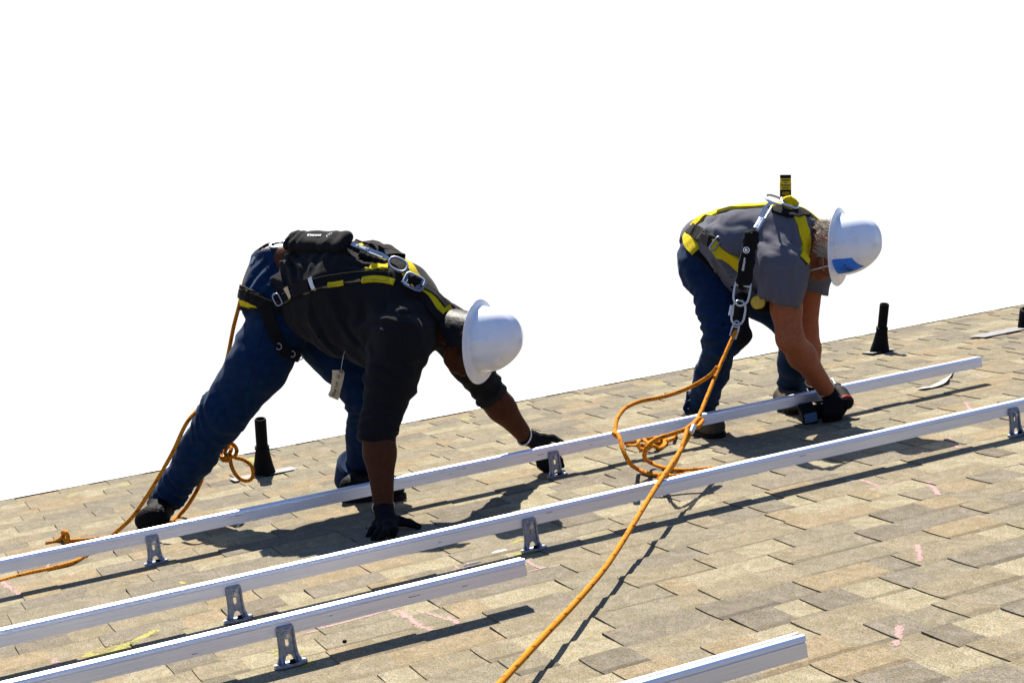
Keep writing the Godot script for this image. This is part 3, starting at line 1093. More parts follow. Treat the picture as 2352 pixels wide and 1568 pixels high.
func head_field(c: Vector3, bs: Basis, neck: Vector3, neck_r: float) -> Field:   # bs: x towards the wearer's right side, y up, z back
	var a := bs.y
	var f := -bs.z
	var x := bs.x
	var b := bounds([c + a * 0.06, c - a * 0.12 + f * 0.1, neck, c - f * 0.1, c + x * 0.08, c - x * 0.08], 0.07)
	var fd := Field.new(b[0], b[1], 0.0042, 0.007)
	fd.bone(c - f * 0.025 + a * 0.012, c + f * 0.028 + a * 0.015, 0.078, 0.072, x, 0.92)
	fd.bone(c + f * 0.035 - a * 0.03, c + f * 0.045 - a * 0.08, 0.056, 0.043, x, 0.95)
	fd.bone(c + f * 0.072 - a * 0.106, c + f * 0.078 - a * 0.1, 0.02, 0.02)
	fd.bone(c + f * 0.088 - a * 0.012, c + f * 0.112 - a * 0.052, 0.008, 0.0125)
	fd.bone(c + f * 0.098 - a * 0.056 + x * 0.011, c + f * 0.098 - a * 0.056 - x * 0.011, 0.0085, 0.0085)
	fd.bone(c + f * 0.082 + a * 0.006 + x * 0.034, c + f * 0.088 + a * 0.006 - x * 0.0, 0.0115, 0.0115)
	fd.bone(c + f * 0.082 + a * 0.006 - x * 0.034, c + f * 0.088 + a * 0.006, 0.0115, 0.0115)
	for s in [-1.0, 1.0]:
		fd.bone(c + f * 0.066 - a * 0.034 + x * 0.044 * s, c + f * 0.05 - a * 0.03 + x * 0.055 * s, 0.017, 0.016)
		fd.bone(c + f * 0.03 - a * 0.085 + x * 0.046 * s, c + f * 0.065 - a * 0.1 + x * 0.02 * s, 0.017, 0.017)
		# ear: rim, lobe and bowl
		var e: Vector3 = c - f * 0.012 - a * 0.028 + x * 0.076 * s
		fd.bone(e + a * 0.026 + f * 0.004, e + a * 0.022 - f * 0.016 + x * 0.008 * s, 0.0045, 0.0045)
		fd.bone(e + a * 0.022 - f * 0.016 + x * 0.008 * s, e - a * 0.012 - f * 0.013 + x * 0.008 * s, 0.0045, 0.0042)
		fd.bone(e - a * 0.012 - f * 0.013 + x * 0.008 * s, e - a * 0.03 + f * 0.001, 0.0042, 0.0065)
		fd.bone(e + a * 0.01 - f * 0.004, e - a * 0.012 - f * 0.002, 0.0075, 0.0075)
	for s in [-1.0, 1.0]:
		fd.bone(c + f * 0.096 - a * 0.077 + x * 0.016 * s, c + f * 0.1 - a * 0.075, 0.0062, 0.0075)
		fd.bone(c + f * 0.094 - a * 0.088 + x * 0.014 * s, c + f * 0.097 - a * 0.087, 0.0065, 0.008)
		fd.bone(c + f * 0.076 - a * 0.018 + x * 0.03 * s, c + f * 0.076 - a * 0.018 + x * 0.034 * s, 0.0125, 0.0125)
	fd.bone(c - a * 0.05 - f * 0.018, neck, 0.06, neck_r)
	fd.finish()
	return fd

func face_parts(c: Vector3, bs: Basis, hairm: Material, parent: Node3D) -> void:
	var a := bs.y
	var f := -bs.z
	var x := bs.x
	for s in [-1.0, 1.0]:
		var e := MB.new()
		e.ball(c + f * 0.0825 - a * 0.018 + x * 0.032 * s, bs, Vector3(0.012, 0.008, 0.009), 8)
		part("eye", e, M.strap_white, parent)
		var pu := MB.new()
		pu.ball(c + f * 0.0905 - a * 0.0195 + x * 0.032 * s, bs, Vector3(0.0048, 0.0048, 0.002), 6)
		part("pupil", pu, M.ink, parent)
		var br := MB.new()
		br.tube(curve([c + f * 0.097 + a * 0.003 + x * 0.014 * s, c + f * 0.095 + a * 0.008 + x * 0.032 * s, c + f * 0.083 + a * 0.002 + x * 0.048 * s]), 0.0042, 6)
		part("eyebrow", br, hairm, parent)

func boot(called: String, ankle: Vector3, heel: Vector3, toe: Vector3, high: float, m: Material, parent: Node3D, rad := 0.05) -> void:
	# heel and toe lie on the roof
	var dir := (toe - heel)
	dir = dir.normalized()
	var side := dir.cross(Vector3.UP).normalized()
	var up := side.cross(dir)
	var b := bounds([ankle, heel, toe, ankle + up * high], 0.1)
	var fd := Field.new(b[0], b[1], 0.006, 0.010)
	fd.bone(ankle + (ankle - heel).normalized() * high, ankle, rad, rad)
	fd.bone(ankle, heel + up * 0.055 + dir * 0.02, rad, 0.04)
	fd.bone(heel + up * 0.05 + dir * 0.03, toe + up * 0.045 - dir * 0.045, 0.04, 0.041, side, 1.0)
	fd.bone(toe + up * 0.045 - dir * 0.05, toe + up * 0.044 - dir * 0.038, 0.045, 0.04, up, 0.95)
	fd.bone(ankle - up * 0.01, toe + up * 0.05 - dir * 0.09, rad * 0.9, 0.035)
	fd.finish()
	fd.cut(heel + up * 0.018, -up, 0.6)
	fd.folds([[ankle, 0.09, up, 0.022, 0.004], [toe - dir * 0.09 + up * 0.06, 0.06, dir, 0.02, 0.003]], fnl, 0.002)
	var o := skin(called, fd, m, parent)
	var so := MB.new()
	var out := PackedVector2Array()
	var l := heel.distance_to(toe)
	for p in [[-0.02, 0.0], [-0.012, 0.028], [0.01, 0.036], [0.09, 0.032], [0.17, 0.044], [0.21, 0.047], [0.25, 0.04], [0.272, 0.022], [0.278, 0.0]]:
		out.append(Vector2(p[0] / 0.27 * l, p[1]))
	for i in range(7, 0, -1):
		out.append(Vector2(out[i].x, -out[i].y))
	so.prism(out, heel, dir, side, up * 0.02)
	part("sole", so, M.rubber, o)

# ---------------------------------------------------------------- the worker planting one hand, reaching with the other
func worker_in_black() -> void:
	var w := person("person", "worker in black shirt and blue jeans planting one gloved hand on the shingles", on_roof(590, 1180))
	var hipR := at(648, 692, 5.79)
	var hipL := at(682, 690, 5.9)
	var kneeR := at(512, 950, 5.76)
	var ankR := at(382, 1148, 5.93)
	var kneeL := at(848, 905, 5.86)
	var ankL := at(833, 1085, 6.08)
	var s0 := at(668, 652, 5.76)
	var s1 := at(788, 672, 5.63)
	var s2 := at(905, 700, 5.53)
	var nb := at(1005, 738, 5.48)
	var shR := at(922, 780, 5.36)
	var shL := at(1030, 755, 5.58)
	var elR := at(868, 985, 5.30)
	var wrR := at(881, 1168, 5.24)
	var elL := at(1128, 908, 5.76)
	var wrL := at(1206, 1001, 5.88)
	var acr := (hipL - hipR).normalized()
	# head frame
	var hy := (CR * 0.885 - CU * 0.03 - CF * 0.45).normalized()
	var hz := (CU - hy * CU.dot(hy)).normalized()
	var hb := Basis(hy.cross(hz), hy, hz)
	var brim := at(1112, 783, 5.38)
	var hc := brim - hy * 0.028 - hz * 0.004
	# body
	var bd := bounds([hipR, hipL, ankR, ankL, s1, wrR, wrL, nb], 0.2)
	var fb := Field.new(bd[0], bd[1], 0.0125, 0.014)
	fb.bone(s0.lerp(s1, 0.2), s1, 0.1, 0.13)
	fb.bone(s1, s2, 0.13, 0.12)
	fb.bone(s2, nb, 0.1, 0.055)
	fb.bone(hipR, hipL, 0.095, 0.095)
	fb.chain([hipR, kneeR, ankR], [0.08, 0.055, 0.04])
	fb.chain([hipL, kneeL, ankL], [0.08, 0.055, 0.04])
	fb.bone(s2, shR, 0.07, 0.06)
	fb.bone(s2, shL, 0.07, 0.06)
	fb.chain([shR, elR], [0.055, 0.047])
	fb.chain([elR, elR.lerp(wrR, 0.3), wrR], [0.049, 0.051, 0.034])
	fb.chain([shL, elL], [0.055, 0.046])
	fb.chain([elL, elL.lerp(wrL, 0.3), wrL], [0.048, 0.049, 0.033])
	fb.bone(at(648, 614, 5.80), at(690, 612, 5.75), 0.108, 0.112)
	fb.finish()
	body_skin([fb, head_field(hc, hb, nb, 0.062)], M.dark_skin, w)
	face_parts(hc, hb, M.dark_hair, w)
	# jeans
	var jb := bounds([hipR, hipL, kneeR, ankR, kneeL, ankL], 0.2)
	var fj := Field.new(jb[0], jb[1], 0.0095, 0.014)
	fj.bone(at(640, 634, 5.80), at(652, 634, 5.92), 0.117, 0.112)
	fj.bone(at(634, 690, 5.74), hipL, 0.128, 0.13)
	fj.bone(at(636, 604, 5.78), at(634, 680, 5.74), 0.088, 0.11)
	fj.chain([at(664, 700, 5.74), at(594, 836, 5.72), kneeR, kneeR.lerp(ankR, 0.45), ankR], [0.118, 0.112, 0.088, 0.072, 0.060])
	fj.chain([hipL, hipL.lerp(kneeL, 0.5), kneeL, kneeL.lerp(ankL, 0.5), ankL], [0.13, 0.105, 0.088, 0.074, 0.07])
	fj.finish()
	var dR := (ankR - kneeR).normalized()
	fj.cut(ankR + dR * 0.012, (dR + CR * 0.25).normalized(), 0.16)
	fj.cut(ankL, (ankL - kneeL).normalized(), 0.2)
	fj.cut(at(632, 566, 5.70), (CR * 0.94 + CU * 0.3).normalized(), 0.125)
	fj.folds([[kneeR, 0.17, (dR + CU * 0.5).normalized(), 0.062, 0.008], [ankR - dR * 0.06, 0.13, dR, 0.045, 0.009], [hipR.lerp(kneeR, 0.3), 0.2, (CU + CR * 0.6).normalized(), 0.085, 0.008], [at(600, 650, 5.65), 0.13, (CU - CR * 0.7).normalized(), 0.05, 0.008], [kneeL, 0.2, CU, 0.06, 0.008], [ankR.lerp(kneeR, 0.5), 0.14, (CU * 0.6 + CR).normalized(), 0.07, 0.006]], fnl, 0.006)
	var jeans := skin("jeans", fj, M.denim, w)
	# turned-up hem of the far leg
	var hem := MB.new()
	var hd := (ankL - kneeL).normalized()
	var hx := hd.cross(CF).normalized()
	var hzz := hd.cross(hx)
	hem.lathe(ankL - hd * 0.045, Basis(hx, hd, hzz), [Vector2(0.07, -0.004), Vector2(0.094, -0.008), Vector2(0.106, 0.0), Vector2(0.11, 0.05), Vector2(0.112, 0.086), Vector2(0.107, 0.094), Vector2(0.08, 0.09)], 30)
	part("turned_up_hem", hem, M.denim, jeans)
	# pocket seam, side seam
	for sm in [[Vector2(612, 720), Vector2(592, 800), Vector2(575, 860), Vector2(548, 930)], [Vector2(605, 586), Vector2(611, 612), Vector2(632, 634)], [Vector2(592, 640), Vector2(612, 655), Vector2(640, 662)]]:
		var pts := []
		for p in sm:
			pts.append(fj.snap(hit(fj, p.x, p.y, 5.2, 6.2), 0.001))
		var cc := curve(pts, 0.015)
		for i in cc.size():
			cc[i] = fj.snap(cc[i], 0.0006)
		var smb := MB.new()
		smb.tube(cc, 0.0022, 5)
		part("seam", smb, M.denim, jeans)
	# boots
	boot("boot", at(370, 1160, 5.93), on_roof(372, 1217, 0.008), on_roof(318, 1224, 0.008), 0.05, M.leather, w, 0.046)
	boot("boot", at(838, 1098, 6.09), on_roof(800, 1150, 0.008), on_roof(926, 1146, 0.008), 0.05, M.leather, w, 0.06)
	# shirt
	var sb := bounds([s0, s1, s2, shR, shL, elR, elL, nb], 0.25)
	var fs := Field.new(sb[0], sb[1], 0.0095, 0.016)
	fs.bone(at(700, 640, 5.75), s1, 0.135, 0.155, acr, 1.15)
	fs.bone(at(676, 674, 5.74), at(740, 690, 5.68), 0.135, 0.15)
	fs.bone(at(745, 700, 5.68), at(800, 722, 5.6), 0.14, 0.16)
	fs.bone(s1, s2, 0.160, 0.150, acr, 1.12)
	fs.bone(s2, at(950, 735, 5.47), 0.145, 0.115)
	fs.bone(at(800, 632, 5.66), at(862, 646, 5.62), 0.125, 0.118)
	fs.bone(at(862, 646, 5.62), at(915, 678, 5.58), 0.118, 0.115)
	fs.bone(at(850, 765, 5.52), at(905, 780, 5.46), 0.125, 0.12)
	fs.bone(s2, nb, 0.11, 0.078)
	fs.bone(at(905, 770, 5.42), shR, 0.115, 0.10)
	fs.bone(at(950, 720, 5.54), shL, 0.10, 0.078)
	fs.chain([shR, shR.lerp(elR, 0.45), elR, elR + (elR - shR).normalized() * 0.08], [0.105, 0.084, 0.062, 0.062])
	fs.chain([shL, shL.lerp(elL, 0.5), elL + (elL - shL).normalized() * 0.05], [0.078, 0.07, 0.058])
	fs.finish()
	fs.cut(at(866, 1024, 5.29), (elR - shR).normalized(), 0.13)
	fs.cut(at(1131, 917, 5.76), (elL - shL).normalized(), 0.12)
	fs.cut(at(636, 625, 5.72), (CR * -0.88 + CU * 0.46 - CF * 0.1).normalized(), 0.3)
	fs.cut(at(1030, 742, 5.47), (nb - s2).normalized(), 0.1)
	fs.folds([[at(660, 610, 5.62), 0.16, (CR * 0.6 + CU * 0.8).normalized(), 0.05, 0.012], [s1 + CU * 0.12, 0.2, (CR + CU * 0.3).normalized(), 0.06, 0.008], [at(850, 590, 5.5), 0.13, (CU + CR * 0.4).normalized(), 0.045, 0.011], [shR, 0.2, (CR + CU).normalized(), 0.085, 0.009], [elR, 0.13, CU, 0.045, 0.006], [at(760, 760, 5.5), 0.22, (CR * 0.8 + CU * 0.5).normalized(), 0.1, 0.010], [elL, 0.14, (CR * 0.6 - CU * 0.8).normalized(), 0.042, 0.008], [shR.lerp(elR, 0.5), 0.16, (CU + CR * 0.3).normalized(), 0.06, 0.008]], fnl, 0.006)
	skin("shirt", fs, M.black_cloth, w)
	# gloves
	glove("glove", at(885, 1188, 5.2), wrR + (wrR - elR).normalized() * 0.0, [on_roof(906, 1201, 0.036), on_roof(891, 1207, 0.042), on_roof(877, 1207, 0.038), on_roof(865, 1204, 0.031)],
		[[on_roof(906, 1217, 0.03), on_roof(903, 1229, 0.012)], [on_roof(884, 1224, 0.034), on_roof(874, 1236, 0.012)], [on_roof(868, 1223, 0.03), on_roof(857, 1236, 0.012)], [on_roof(855, 1217, 0.025), on_roof(846, 1231, 0.011)]],
		[on_roof(918, 1197, 0.034), on_roof(940, 1201, 0.026), on_roof(961, 1209, 0.013)], w)
	glove("glove", at(1224, 1008, 5.91), at(1209, 1003, 5.885), [at(1258, 1022, 5.945), at(1250, 1034, 5.945), at(1243, 1040, 5.94), at(1234, 1042, 5.93)],
		[[at(1276, 1040, 5.96), at(1286, 1056, 5.95), at(1292, 1070, 5.935)], [at(1256, 1056, 5.95), at(1256, 1072, 5.93), at(1260, 1079, 5.91)], [at(1246, 1058, 5.945), at(1246, 1073, 5.925), at(1252, 1080, 5.905)], [at(1238, 1056, 5.935), at(1240, 1068, 5.92), at(1245, 1074, 5.90)]],
		[at(1248, 1006, 5.91), at(1270, 1006, 5.9), at(1293, 1017, 5.885)], w)
	# hat, and the peak of the cap worn backwards under it
	var hat := hard_hat(brim, hb.scaled_local(Vector3(0.94, 0.98, 0.94)), w, "")
	var pk := MB.new()
	var grid := []
	for i in 9:
		var line := []
		for j in 15:
			var a := lerpf(-0.45, 1.75, j / 14.0)
			var r := 0.092 + 0.0 * i
			var down := lerpf(0.0, 0.125 * pow(maxf(cos((a - 0.65) * 1.1), 0.0), 0.6), i / 8.0)
			var bulge := 1.0 + 0.22 * (i / 8.0)
			line.append(hc + hz * cos(a) * r * bulge * 1.02 + hb.x * sin(a) * r * 0.96 * bulge - hy * (down - 0.02))
		grid.append(line)
	for i in 8:
		for j in 14:
			var nn: Vector3 = (grid[i][j] + grid[i + 1][j + 1]) * 0.5 - (hc - hy * 0.05)
			nn = (nn - hy * nn.dot(hy)).normalized()
			var n2: Vector3 = (grid[i][j + 1] + grid[i + 1][j + 1]) * 0.5 - (hc - hy * 0.05)
			n2 = (n2 - hy * n2.dot(hy)).normalized()
			mb_pair(pk, grid, i, j, nn, n2)
	part("cap_peak", pk, M.shiny_black, w)
	var er := MB.new()
	er.ball(hc - hz * 0.008 - hy * 0.058 + hb.x * 0.079, hb, Vector3(0.004, 0.004, 0.004), 6)
	part("earring", er, M.steel, w)
	harness_black(w, fs, fj)
	var tg := fs.snap(hit(fs, 792, 806, 5.0, 6.3), 0.0)
	name_tag(w, tg)

func mb_pair(mb: MB, g: Array, i: int, j: int, na: Vector3, nb: Vector3) -> void:
	mb.tri(g[i][j], g[i][j + 1], g[i + 1][j + 1], na, nb, nb)
	mb.tri(g[i][j], g[i + 1][j + 1], g[i + 1][j], na, nb, na)
	mb.tri(g[i][j] - na * 0.003, g[i][j + 1] - nb * 0.003, g[i + 1][j + 1] - nb * 0.003, -na, -nb, -nb)
	mb.tri(g[i][j] - na * 0.003, g[i + 1][j + 1] - nb * 0.003, g[i + 1][j] - na * 0.003, -na, -nb, -na)

func name_tag(w: Node3D, top: Vector3) -> void:
	var k := (top - Vector3(0, EYE, 0)).dot(CF) - 0.012
	var st := MB.new()
	st.tube(curve([top, at(788, 818, k), at(784, 842, k), at(783, 853, k)]), 0.0012, 5)
	part("tag_string", st, M.string, w)
	# curled manila card
	var pts := [[Vector2(762, 850), Vector2(788, 850)], [Vector2(763, 858), Vector2(791, 857)], [Vector2(762, 870), Vector2(789, 870)], [Vector2(760, 882), Vector2(786, 883)], [Vector2(758, 896), Vector2(782, 897)], [Vector2(753, 906), Vector2(780, 909)], [Vector2(756, 911), Vector2(776, 919)]]
	var mb := MB.new()
	var g := []
	for i in pts.size():
		var line := []
		for j in 7:
			var q: Vector2 = pts[i][0].lerp(pts[i][1], j / 6.0)
			line.append(at(q.x, q.y, k - 0.02 * sin(i * 0.55) + 0.006 * absf(j - 3.0) / 3.0))
		g.append(line)
	for i in g.size() - 1:
		for j in 6:
			mb_pair(mb, g, i, j, (-CF + CR * (j - 3) * 0.1).normalized(), (-CF + CR * (j - 2) * 0.1).normalized())
	var card := part("name_tag", mb, M.paper, w, "curled manila tag with handwriting")
	var ey := MB.new()
	ey.lathe(at(783, 855.5, k - 0.006), Basis(CR, -CF, CR.cross(-CF)), [Vector2(0.0075, 0.0), Vector2(0.0072, 0.0015), Vector2(0.003, 0.0016), Vector2(0.0025, 0.0)], 16)
	part("eyelet", ey, M.eyelet, card)
	# the handwriting, as pen strokes: it climbs the card
	var o2 := Vector2(769, 909)
	var dx := Vector2(11.5, -48.0).normalized()
	var dy := Vector2(-dx.y, dx.x) * -1.0
	var glyphs := {
		"M": [[0, 0], [0.05, 1.0], [0.35, 0.25], [0.62, 1.0], [0.75, 0.0]],
		"a": [[0.55, 0.55], [0.25, 0.62], [0.08, 0.3], [0.25, 0.02], [0.5, 0.15], [0.55, 0.6], [0.62, 0.0]],
		"r": [[0.05, 0.0], [0.08, 0.6], [0.1, 0.4], [0.28, 0.62], [0.42, 0.55]],
		"l": [[0.1, 1.05], [0.12, 0.0]],
		"o": [[0.3, 0.6], [0.1, 0.35], [0.25, 0.02], [0.48, 0.25], [0.42, 0.55], [0.3, 0.6]],
		"n": [[0.05, 0.6], [0.1, 0.0], [0.15, 0.4], [0.35, 0.62], [0.48, 0.4], [0.52, 0.0]],
		"W": [[0.0, 1.0], [0.12, 0.05], [0.4, 0.15], [0.42, 0.5], [0.5, 0.1], [0.75, 0.1], [0.85, 1.0]]}
	var pen := 0.0
	for ch in "Marlon W":
		if ch == " ":
			pen += 8.0
			continue
		var stroke := MB.new()
		var line := PackedVector3Array()
		for q in glyphs[ch]:
			var p: Vector2 = o2 + dx * (pen + q[0] * 7.5) + dy * q[1] * 7.5 * (1.15 if ch in "MW" else 1.0)
			var fy := clampf((p.y - 850.0) / 69.0 * 6.0, 0.0, 6.0)
			line.append(at(p.x, p.y, k - 0.02 * sin(fy * 0.55) - 0.003))
		stroke.tube(curve(Array(line), 0.002), 0.00075, 5)
		part("handwriting", stroke, M.ink, card)
		pen += 7.6 if ch == "M" else (3.8 if ch == "l" else 5.6)

func snap_hook(called: String, a: Vector3, b: Vector3, parent: Node3D, out: Vector3, wide := 1.0) -> void:   # a flat double-action hook from its eye a to its nose b
	var d := (b - a).normalized()
	var l := a.distance_to(b)
	var s := d.cross(out).normalized() * wide
	var pl := PackedVector2Array([Vector2(0.0, -0.008), Vector2(0.02, -0.014), Vector2(l * 0.55, -0.014), Vector2(l * 0.8, -0.018), Vector2(l, -0.008), Vector2(l + 0.006, 0.004), Vector2(l - 0.004, 0.016), Vector2(l - 0.02, 0.018), Vector2(l - 0.016, 0.007), Vector2(l * 0.84, -0.004), Vector2(l * 0.55, 0.002), Vector2(l * 0.5, 0.014), Vector2(0.02, 0.013), Vector2(0.0, 0.008)])
	var mb := MB.new()
	mb.prism(pl, a - out * 0.004, d, s, out * 0.008)
	mb.box(a + d * l * 0.68 + s * 0.012, Basis(d, s.normalized(), out), Vector3(l * 0.42, 0.006, 0.012), 0.0015)
	mb.box(a + d * l * 0.3 + out * 0.007, Basis(d, s.normalized(), out), Vector3(l * 0.34, 0.018 * wide, 0.006), 0.0015)
	var ho := part(called, mb, M.steel, parent)
	for q in [0.2, 0.42]:
		var rv := MB.new()
		rv.lathe(a + d * l * q + out * 0.01, Basis(d, out, s.normalized()), [Vector2(0.004, 0.0), Vector2(0.003, 0.002), Vector2(0, 0.0025)], 10)
		part("rivet", rv, M.cast, ho)

func energy_pack(a: Vector3, b: Vector3, width: float, out: Vector3, text_px: float, flip: bool, parent: Node3D) -> void:
	var d := (b - a).normalized()
	var s := d.cross(out).normalized()
	var l := a.distance_to(b)
	var bx := bounds([a, b], 0.07)
	var fd := Field.new(bx[0], bx[1], 0.005, 0.006)
	for i in 5:
		var u := i / 4.0
		fd.bone(a + d * (l * 0.02) + s * width * (u - 0.5) * 0.7, b - d * (l * 0.02) + s * width * (u - 0.5) * 0.85, width * 0.25, width * 0.25)
	fd.finish()
	fd.folds([[a, 0.1, (d + s * 0.4).normalized(), 0.03, 0.003], [a.lerp(b, 0.5), 0.16, d, 0.11, 0.003]], fnl, 0.002)
	var o := skin("shock_absorber_pack", fd, M.web_black, parent)
	# woven label: name and round emblem
	var dd := d if not flip else -d
	var sy := out.cross(dd).normalized()
	var tm := TextMesh.new()
	tm.text = "SAFEWAZE"
	var fo := SystemFont.new()
	fo.font_names = PackedStringArray(["Droid Sans"])
	fo.font_weight = 700
	tm.font = fo
	tm.font_size = 16
	tm.pixel_size = l * 0.034 / 16.0 * 1.6
	tm.depth = 0.001
	var lt := MeshInstance3D.new()
	lt.name = "lettering"
	lt.mesh = tm
	lt.material_override = M.print_white
	var pc := a.lerp(b, 0.68 if not flip else 0.42) + s * text_px
	pc = fd.snap(pc + out * 0.03, 0.002)
	for i in 10:
		if fd.value(pc) > 0.0025:
			pc -= out * 0.003
	lt.transform = Transform3D(Basis(dd, sy, out), pc - org)
	o.add_child(lt, true)
	var ec := pc - dd * l * 0.29
	ring_part("emblem", ec, dd, sy, 0.011, 0.011, 0.0016, M.print_white, o)
	var em := MB.new()
	em.prism(PackedVector2Array([Vector2(-0.006, -0.005), Vector2(0.006, -0.006), Vector2(0.0045, 0.006), Vector2(-0.003, 0.004)]), ec, dd, sy, out * 0.001)
	part("emblem", em, M.print_white, o)

func harness_black(w: Node3D, fs: Field, fj: Field) -> void:
	# yellow webbing shows along the edges of the black padded straps
	strap("shoulder_strap", fs, [Vector2(826, 562), Vector2(860, 572), Vector2(905, 598), Vector2(950, 640), Vector2(1000, 690)], 5.0, 6.3, 0.075, 0.006, M.web_yellow, w)
	strap("shoulder_pad", fs, [Vector2(842, 560), Vector2(866, 566), Vector2(880, 576)], 5.0, 6.3, 0.085, 0.012, M.web_black, w)
	strap("shoulder_pad", fs, [Vector2(878, 572), Vector2(896, 584), Vector2(908, 598)], 5.0, 6.3, 0.075, 0.018, M.web_black, w)
	strap("shoulder_strap_facing", fs, [Vector2(838, 566), Vector2(868, 580), Vector2(904, 606), Vector2(928, 626)], 5.0, 6.3, 0.04, 0.013, M.web_black, w)
	strap("side_strap", fs, [Vector2(640, 690), Vector2(680, 672), Vector2(725, 652), Vector2(785, 640), Vector2(840, 634), Vector2(895, 640)], 5.0, 6.3, 0.046, 0.006, M.web_black, w)
	strap("side_strap_edge", fs, [Vector2(752, 656), Vector2(775, 653), Vector2(790, 650)], 5.0, 6.3, 0.018, 0.007, M.web_yellow, w)
	strap("side_strap_edge", fs, [Vector2(832, 644), Vector2(865, 642), Vector2(905, 650)], 5.0, 6.3, 0.024, 0.007, M.web_yellow, w)
	strap("side_strap_edge", fs, [Vector2(838, 620), Vector2(865, 612), Vector2(892, 615)], 5.0, 6.3, 0.03, 0.007, M.web_yellow, w)
	strap("shoulder_strap", fs, [Vector2(948, 668), Vector2(975, 690), Vector2(998, 720), Vector2(1012, 760)], 5.0, 6.3, 0.034, 0.010, M.web_black, w)
	strap("shoulder_strap", fs, [Vector2(960, 652), Vector2(990, 672), Vector2(1025, 705)], 5.0, 6.3, 0.034, 0.012, M.web_black, w)
	strap("shoulder_strap", fs, [Vector2(968, 665), Vector2(1000, 695), Vector2(1030, 735)], 5.0, 6.3, 0.06, 0.006, M.web_yellow, w)
	for e in [[-11.0, 0.0], [11.0, 0.0]]:
		strap("stitching", fs, [Vector2(650, 687 + e[0]), Vector2(680, 672 + e[0]), Vector2(725, 653 + e[0]), Vector2(785, 641 + e[0]), Vector2(840, 635 + e[0]), Vector2(890, 639 + e[0])], 5.0, 6.3, 0.0014, 0.0078, M.thread, w)
	strap("stitching", fj, [Vector2(556, 660), Vector2(590, 678), Vector2(622, 690), Vector2(646, 694)], 5.0, 6.3, 0.0014, 0.0135, M.thread, w)
	# keepers and label on the side strap
	strap("strap_keeper", fs, [Vector2(664, 676), Vector2(672, 672)], 5.0, 6.3, 0.05, 0.012, M.paper, w)
	strap("strap_keeper", fs, [Vector2(676, 672), Vector2(712, 655)], 5.0, 6.3, 0.05, 0.011, M.web_black, w)
	strap("strap_keeper", fs, [Vector2(716, 654), Vector2(722, 651)], 5.0, 6.3, 0.052, 0.012, M.strap_white, w)
	# thigh pad and leg strap
	strap("leg_strap", fj, [Vector2(546, 668), Vector2(560, 672), Vector2(585, 686), Vector2(618, 700), Vector2(650, 704)], 5.0, 6.3, 0.05, 0.012, M.web_black, w)
	strap("leg_strap", fj, [Vector2(542, 690), Vector2(560, 694), Vector2(585, 700), Vector2(600, 704)], 5.0, 6.3, 0.036, 0.008, M.web_yellow, w)
	strap("leg_strap", fj, [Vector2(542, 706), Vector2(575, 707), Vector2(610, 710), Vector2(640, 712)], 5.0, 6.3, 0.014, 0.01, M.web_black, w)
	var ls := strap("leg_strap", fj, [Vector2(612, 705), Vector2(622, 740), Vector2(636, 780), Vector2(652, 805), Vector2(684, 815)], 5.0, 6.3, 0.046, 0.014, M.web_black, w)
	for p in [Vector2(637, 794), Vector2(664, 810), Vector2(681, 815)]:
		var c := fj.snap(hit(fj, p.x, p.y, 5.0, 6.3), 0.016)
		ring_part("grommet", c, CR, CU, 0.010, 0.011, 0.0022, M.cast, ls)
	ring_part("buckle", fs.snap(hit(fs, 644, 687, 5, 6.3), 0.014), (CR * 0.8 + CU * 0.4).normalized(), (CU * 0.8 - CR * 0.4).normalized(), 0.012, 0.022, 0.003, M.cast, w, 0.5)
	# dorsal plate, ring and hook
	var c0 := fs.snap(hit(fs, 912, 622, 5.0, 6.3), 0.03)
	var lx := (CR * 0.84 - CU * 0.42 - CF * 0.3).normalized()
	var ly := (CU * 0.7 + CF * 0.6 + CR * 0.3).normalized()
	ring_part("dorsal_ring", c0, lx, ly, 0.036, 0.027, 0.0048, M.dark_steel, w, 0.8)
	var c1 := fs.snap(hit(fs, 945, 655, 5.0, 6.3), 0.022)
	ring_part("dorsal_plate", c1, lx, ly, 0.038, 0.029, 0.006, M.dark_steel, w, 0.45)
	var pb := MB.new()
	pb.box(c1 + lx * 0.022, Basis(lx, ly, lx.cross(ly).normalized()).orthonormalized(), Vector3(0.012, 0.05, 0.008), 0.002)
	pb.box(c1 - lx * 0.028, Basis(lx, ly, lx.cross(ly).normalized()).orthonormalized(), Vector3(0.02, 0.055, 0.007), 0.002)
	part("dorsal_bar", pb, M.dark_steel, w)
	var wb := MB.new()
	wb.tube(curve([c1 - lx * 0.02 - CF * 0.0, c1 - CF * 0.014 + CU * 0.008, c1 + lx * 0.018]), 0.018, 8, true, 1.0, 0.35)
	part("webbing_loop", wb, M.web_black, w)
	# lanyard: shock pack along the spine, hook to the ring, big hook over the hip
	energy_pack(fs.snap(hit(fs, 668, 566, 5.0, 6.3), 0.028), fs.snap(hit(fs, 790, 572, 5.0, 6.3), 0.03), 0.075, (CU * 0.66 - CF * 0.75).normalized(), -0.008, true, w)
	snap_hook("snap_hook", fs.snap(hit(fs, 818, 586, 5.0, 6.3), 0.03), fs.snap(hit(fs, 897, 612, 5.0, 6.3), 0.035), w, (CU * 0.5 - CF * 0.85).normalized(), 0.6)
	var lk := MB.new()
	lk.tube(curve([fs.snap(hit(fs, 786, 572, 5.0, 6.3), 0.026), fs.snap(hit(fs, 806, 580, 5, 6.3), 0.024), fs.snap(hit(fs, 826, 588, 5, 6.3), 0.028)]), 0.013, 8, true, 1.0, 0.4)
	part("lanyard_webbing", lk, M.web_black, w)
	ring_part("oval_ring", at(640, 562, 5.72), (CR * 0.95 + CU * 0.1).normalized(), (CU * 0.5 + CF * 0.8).normalized(), 0.034, 0.02, 0.005, M.steel, w)
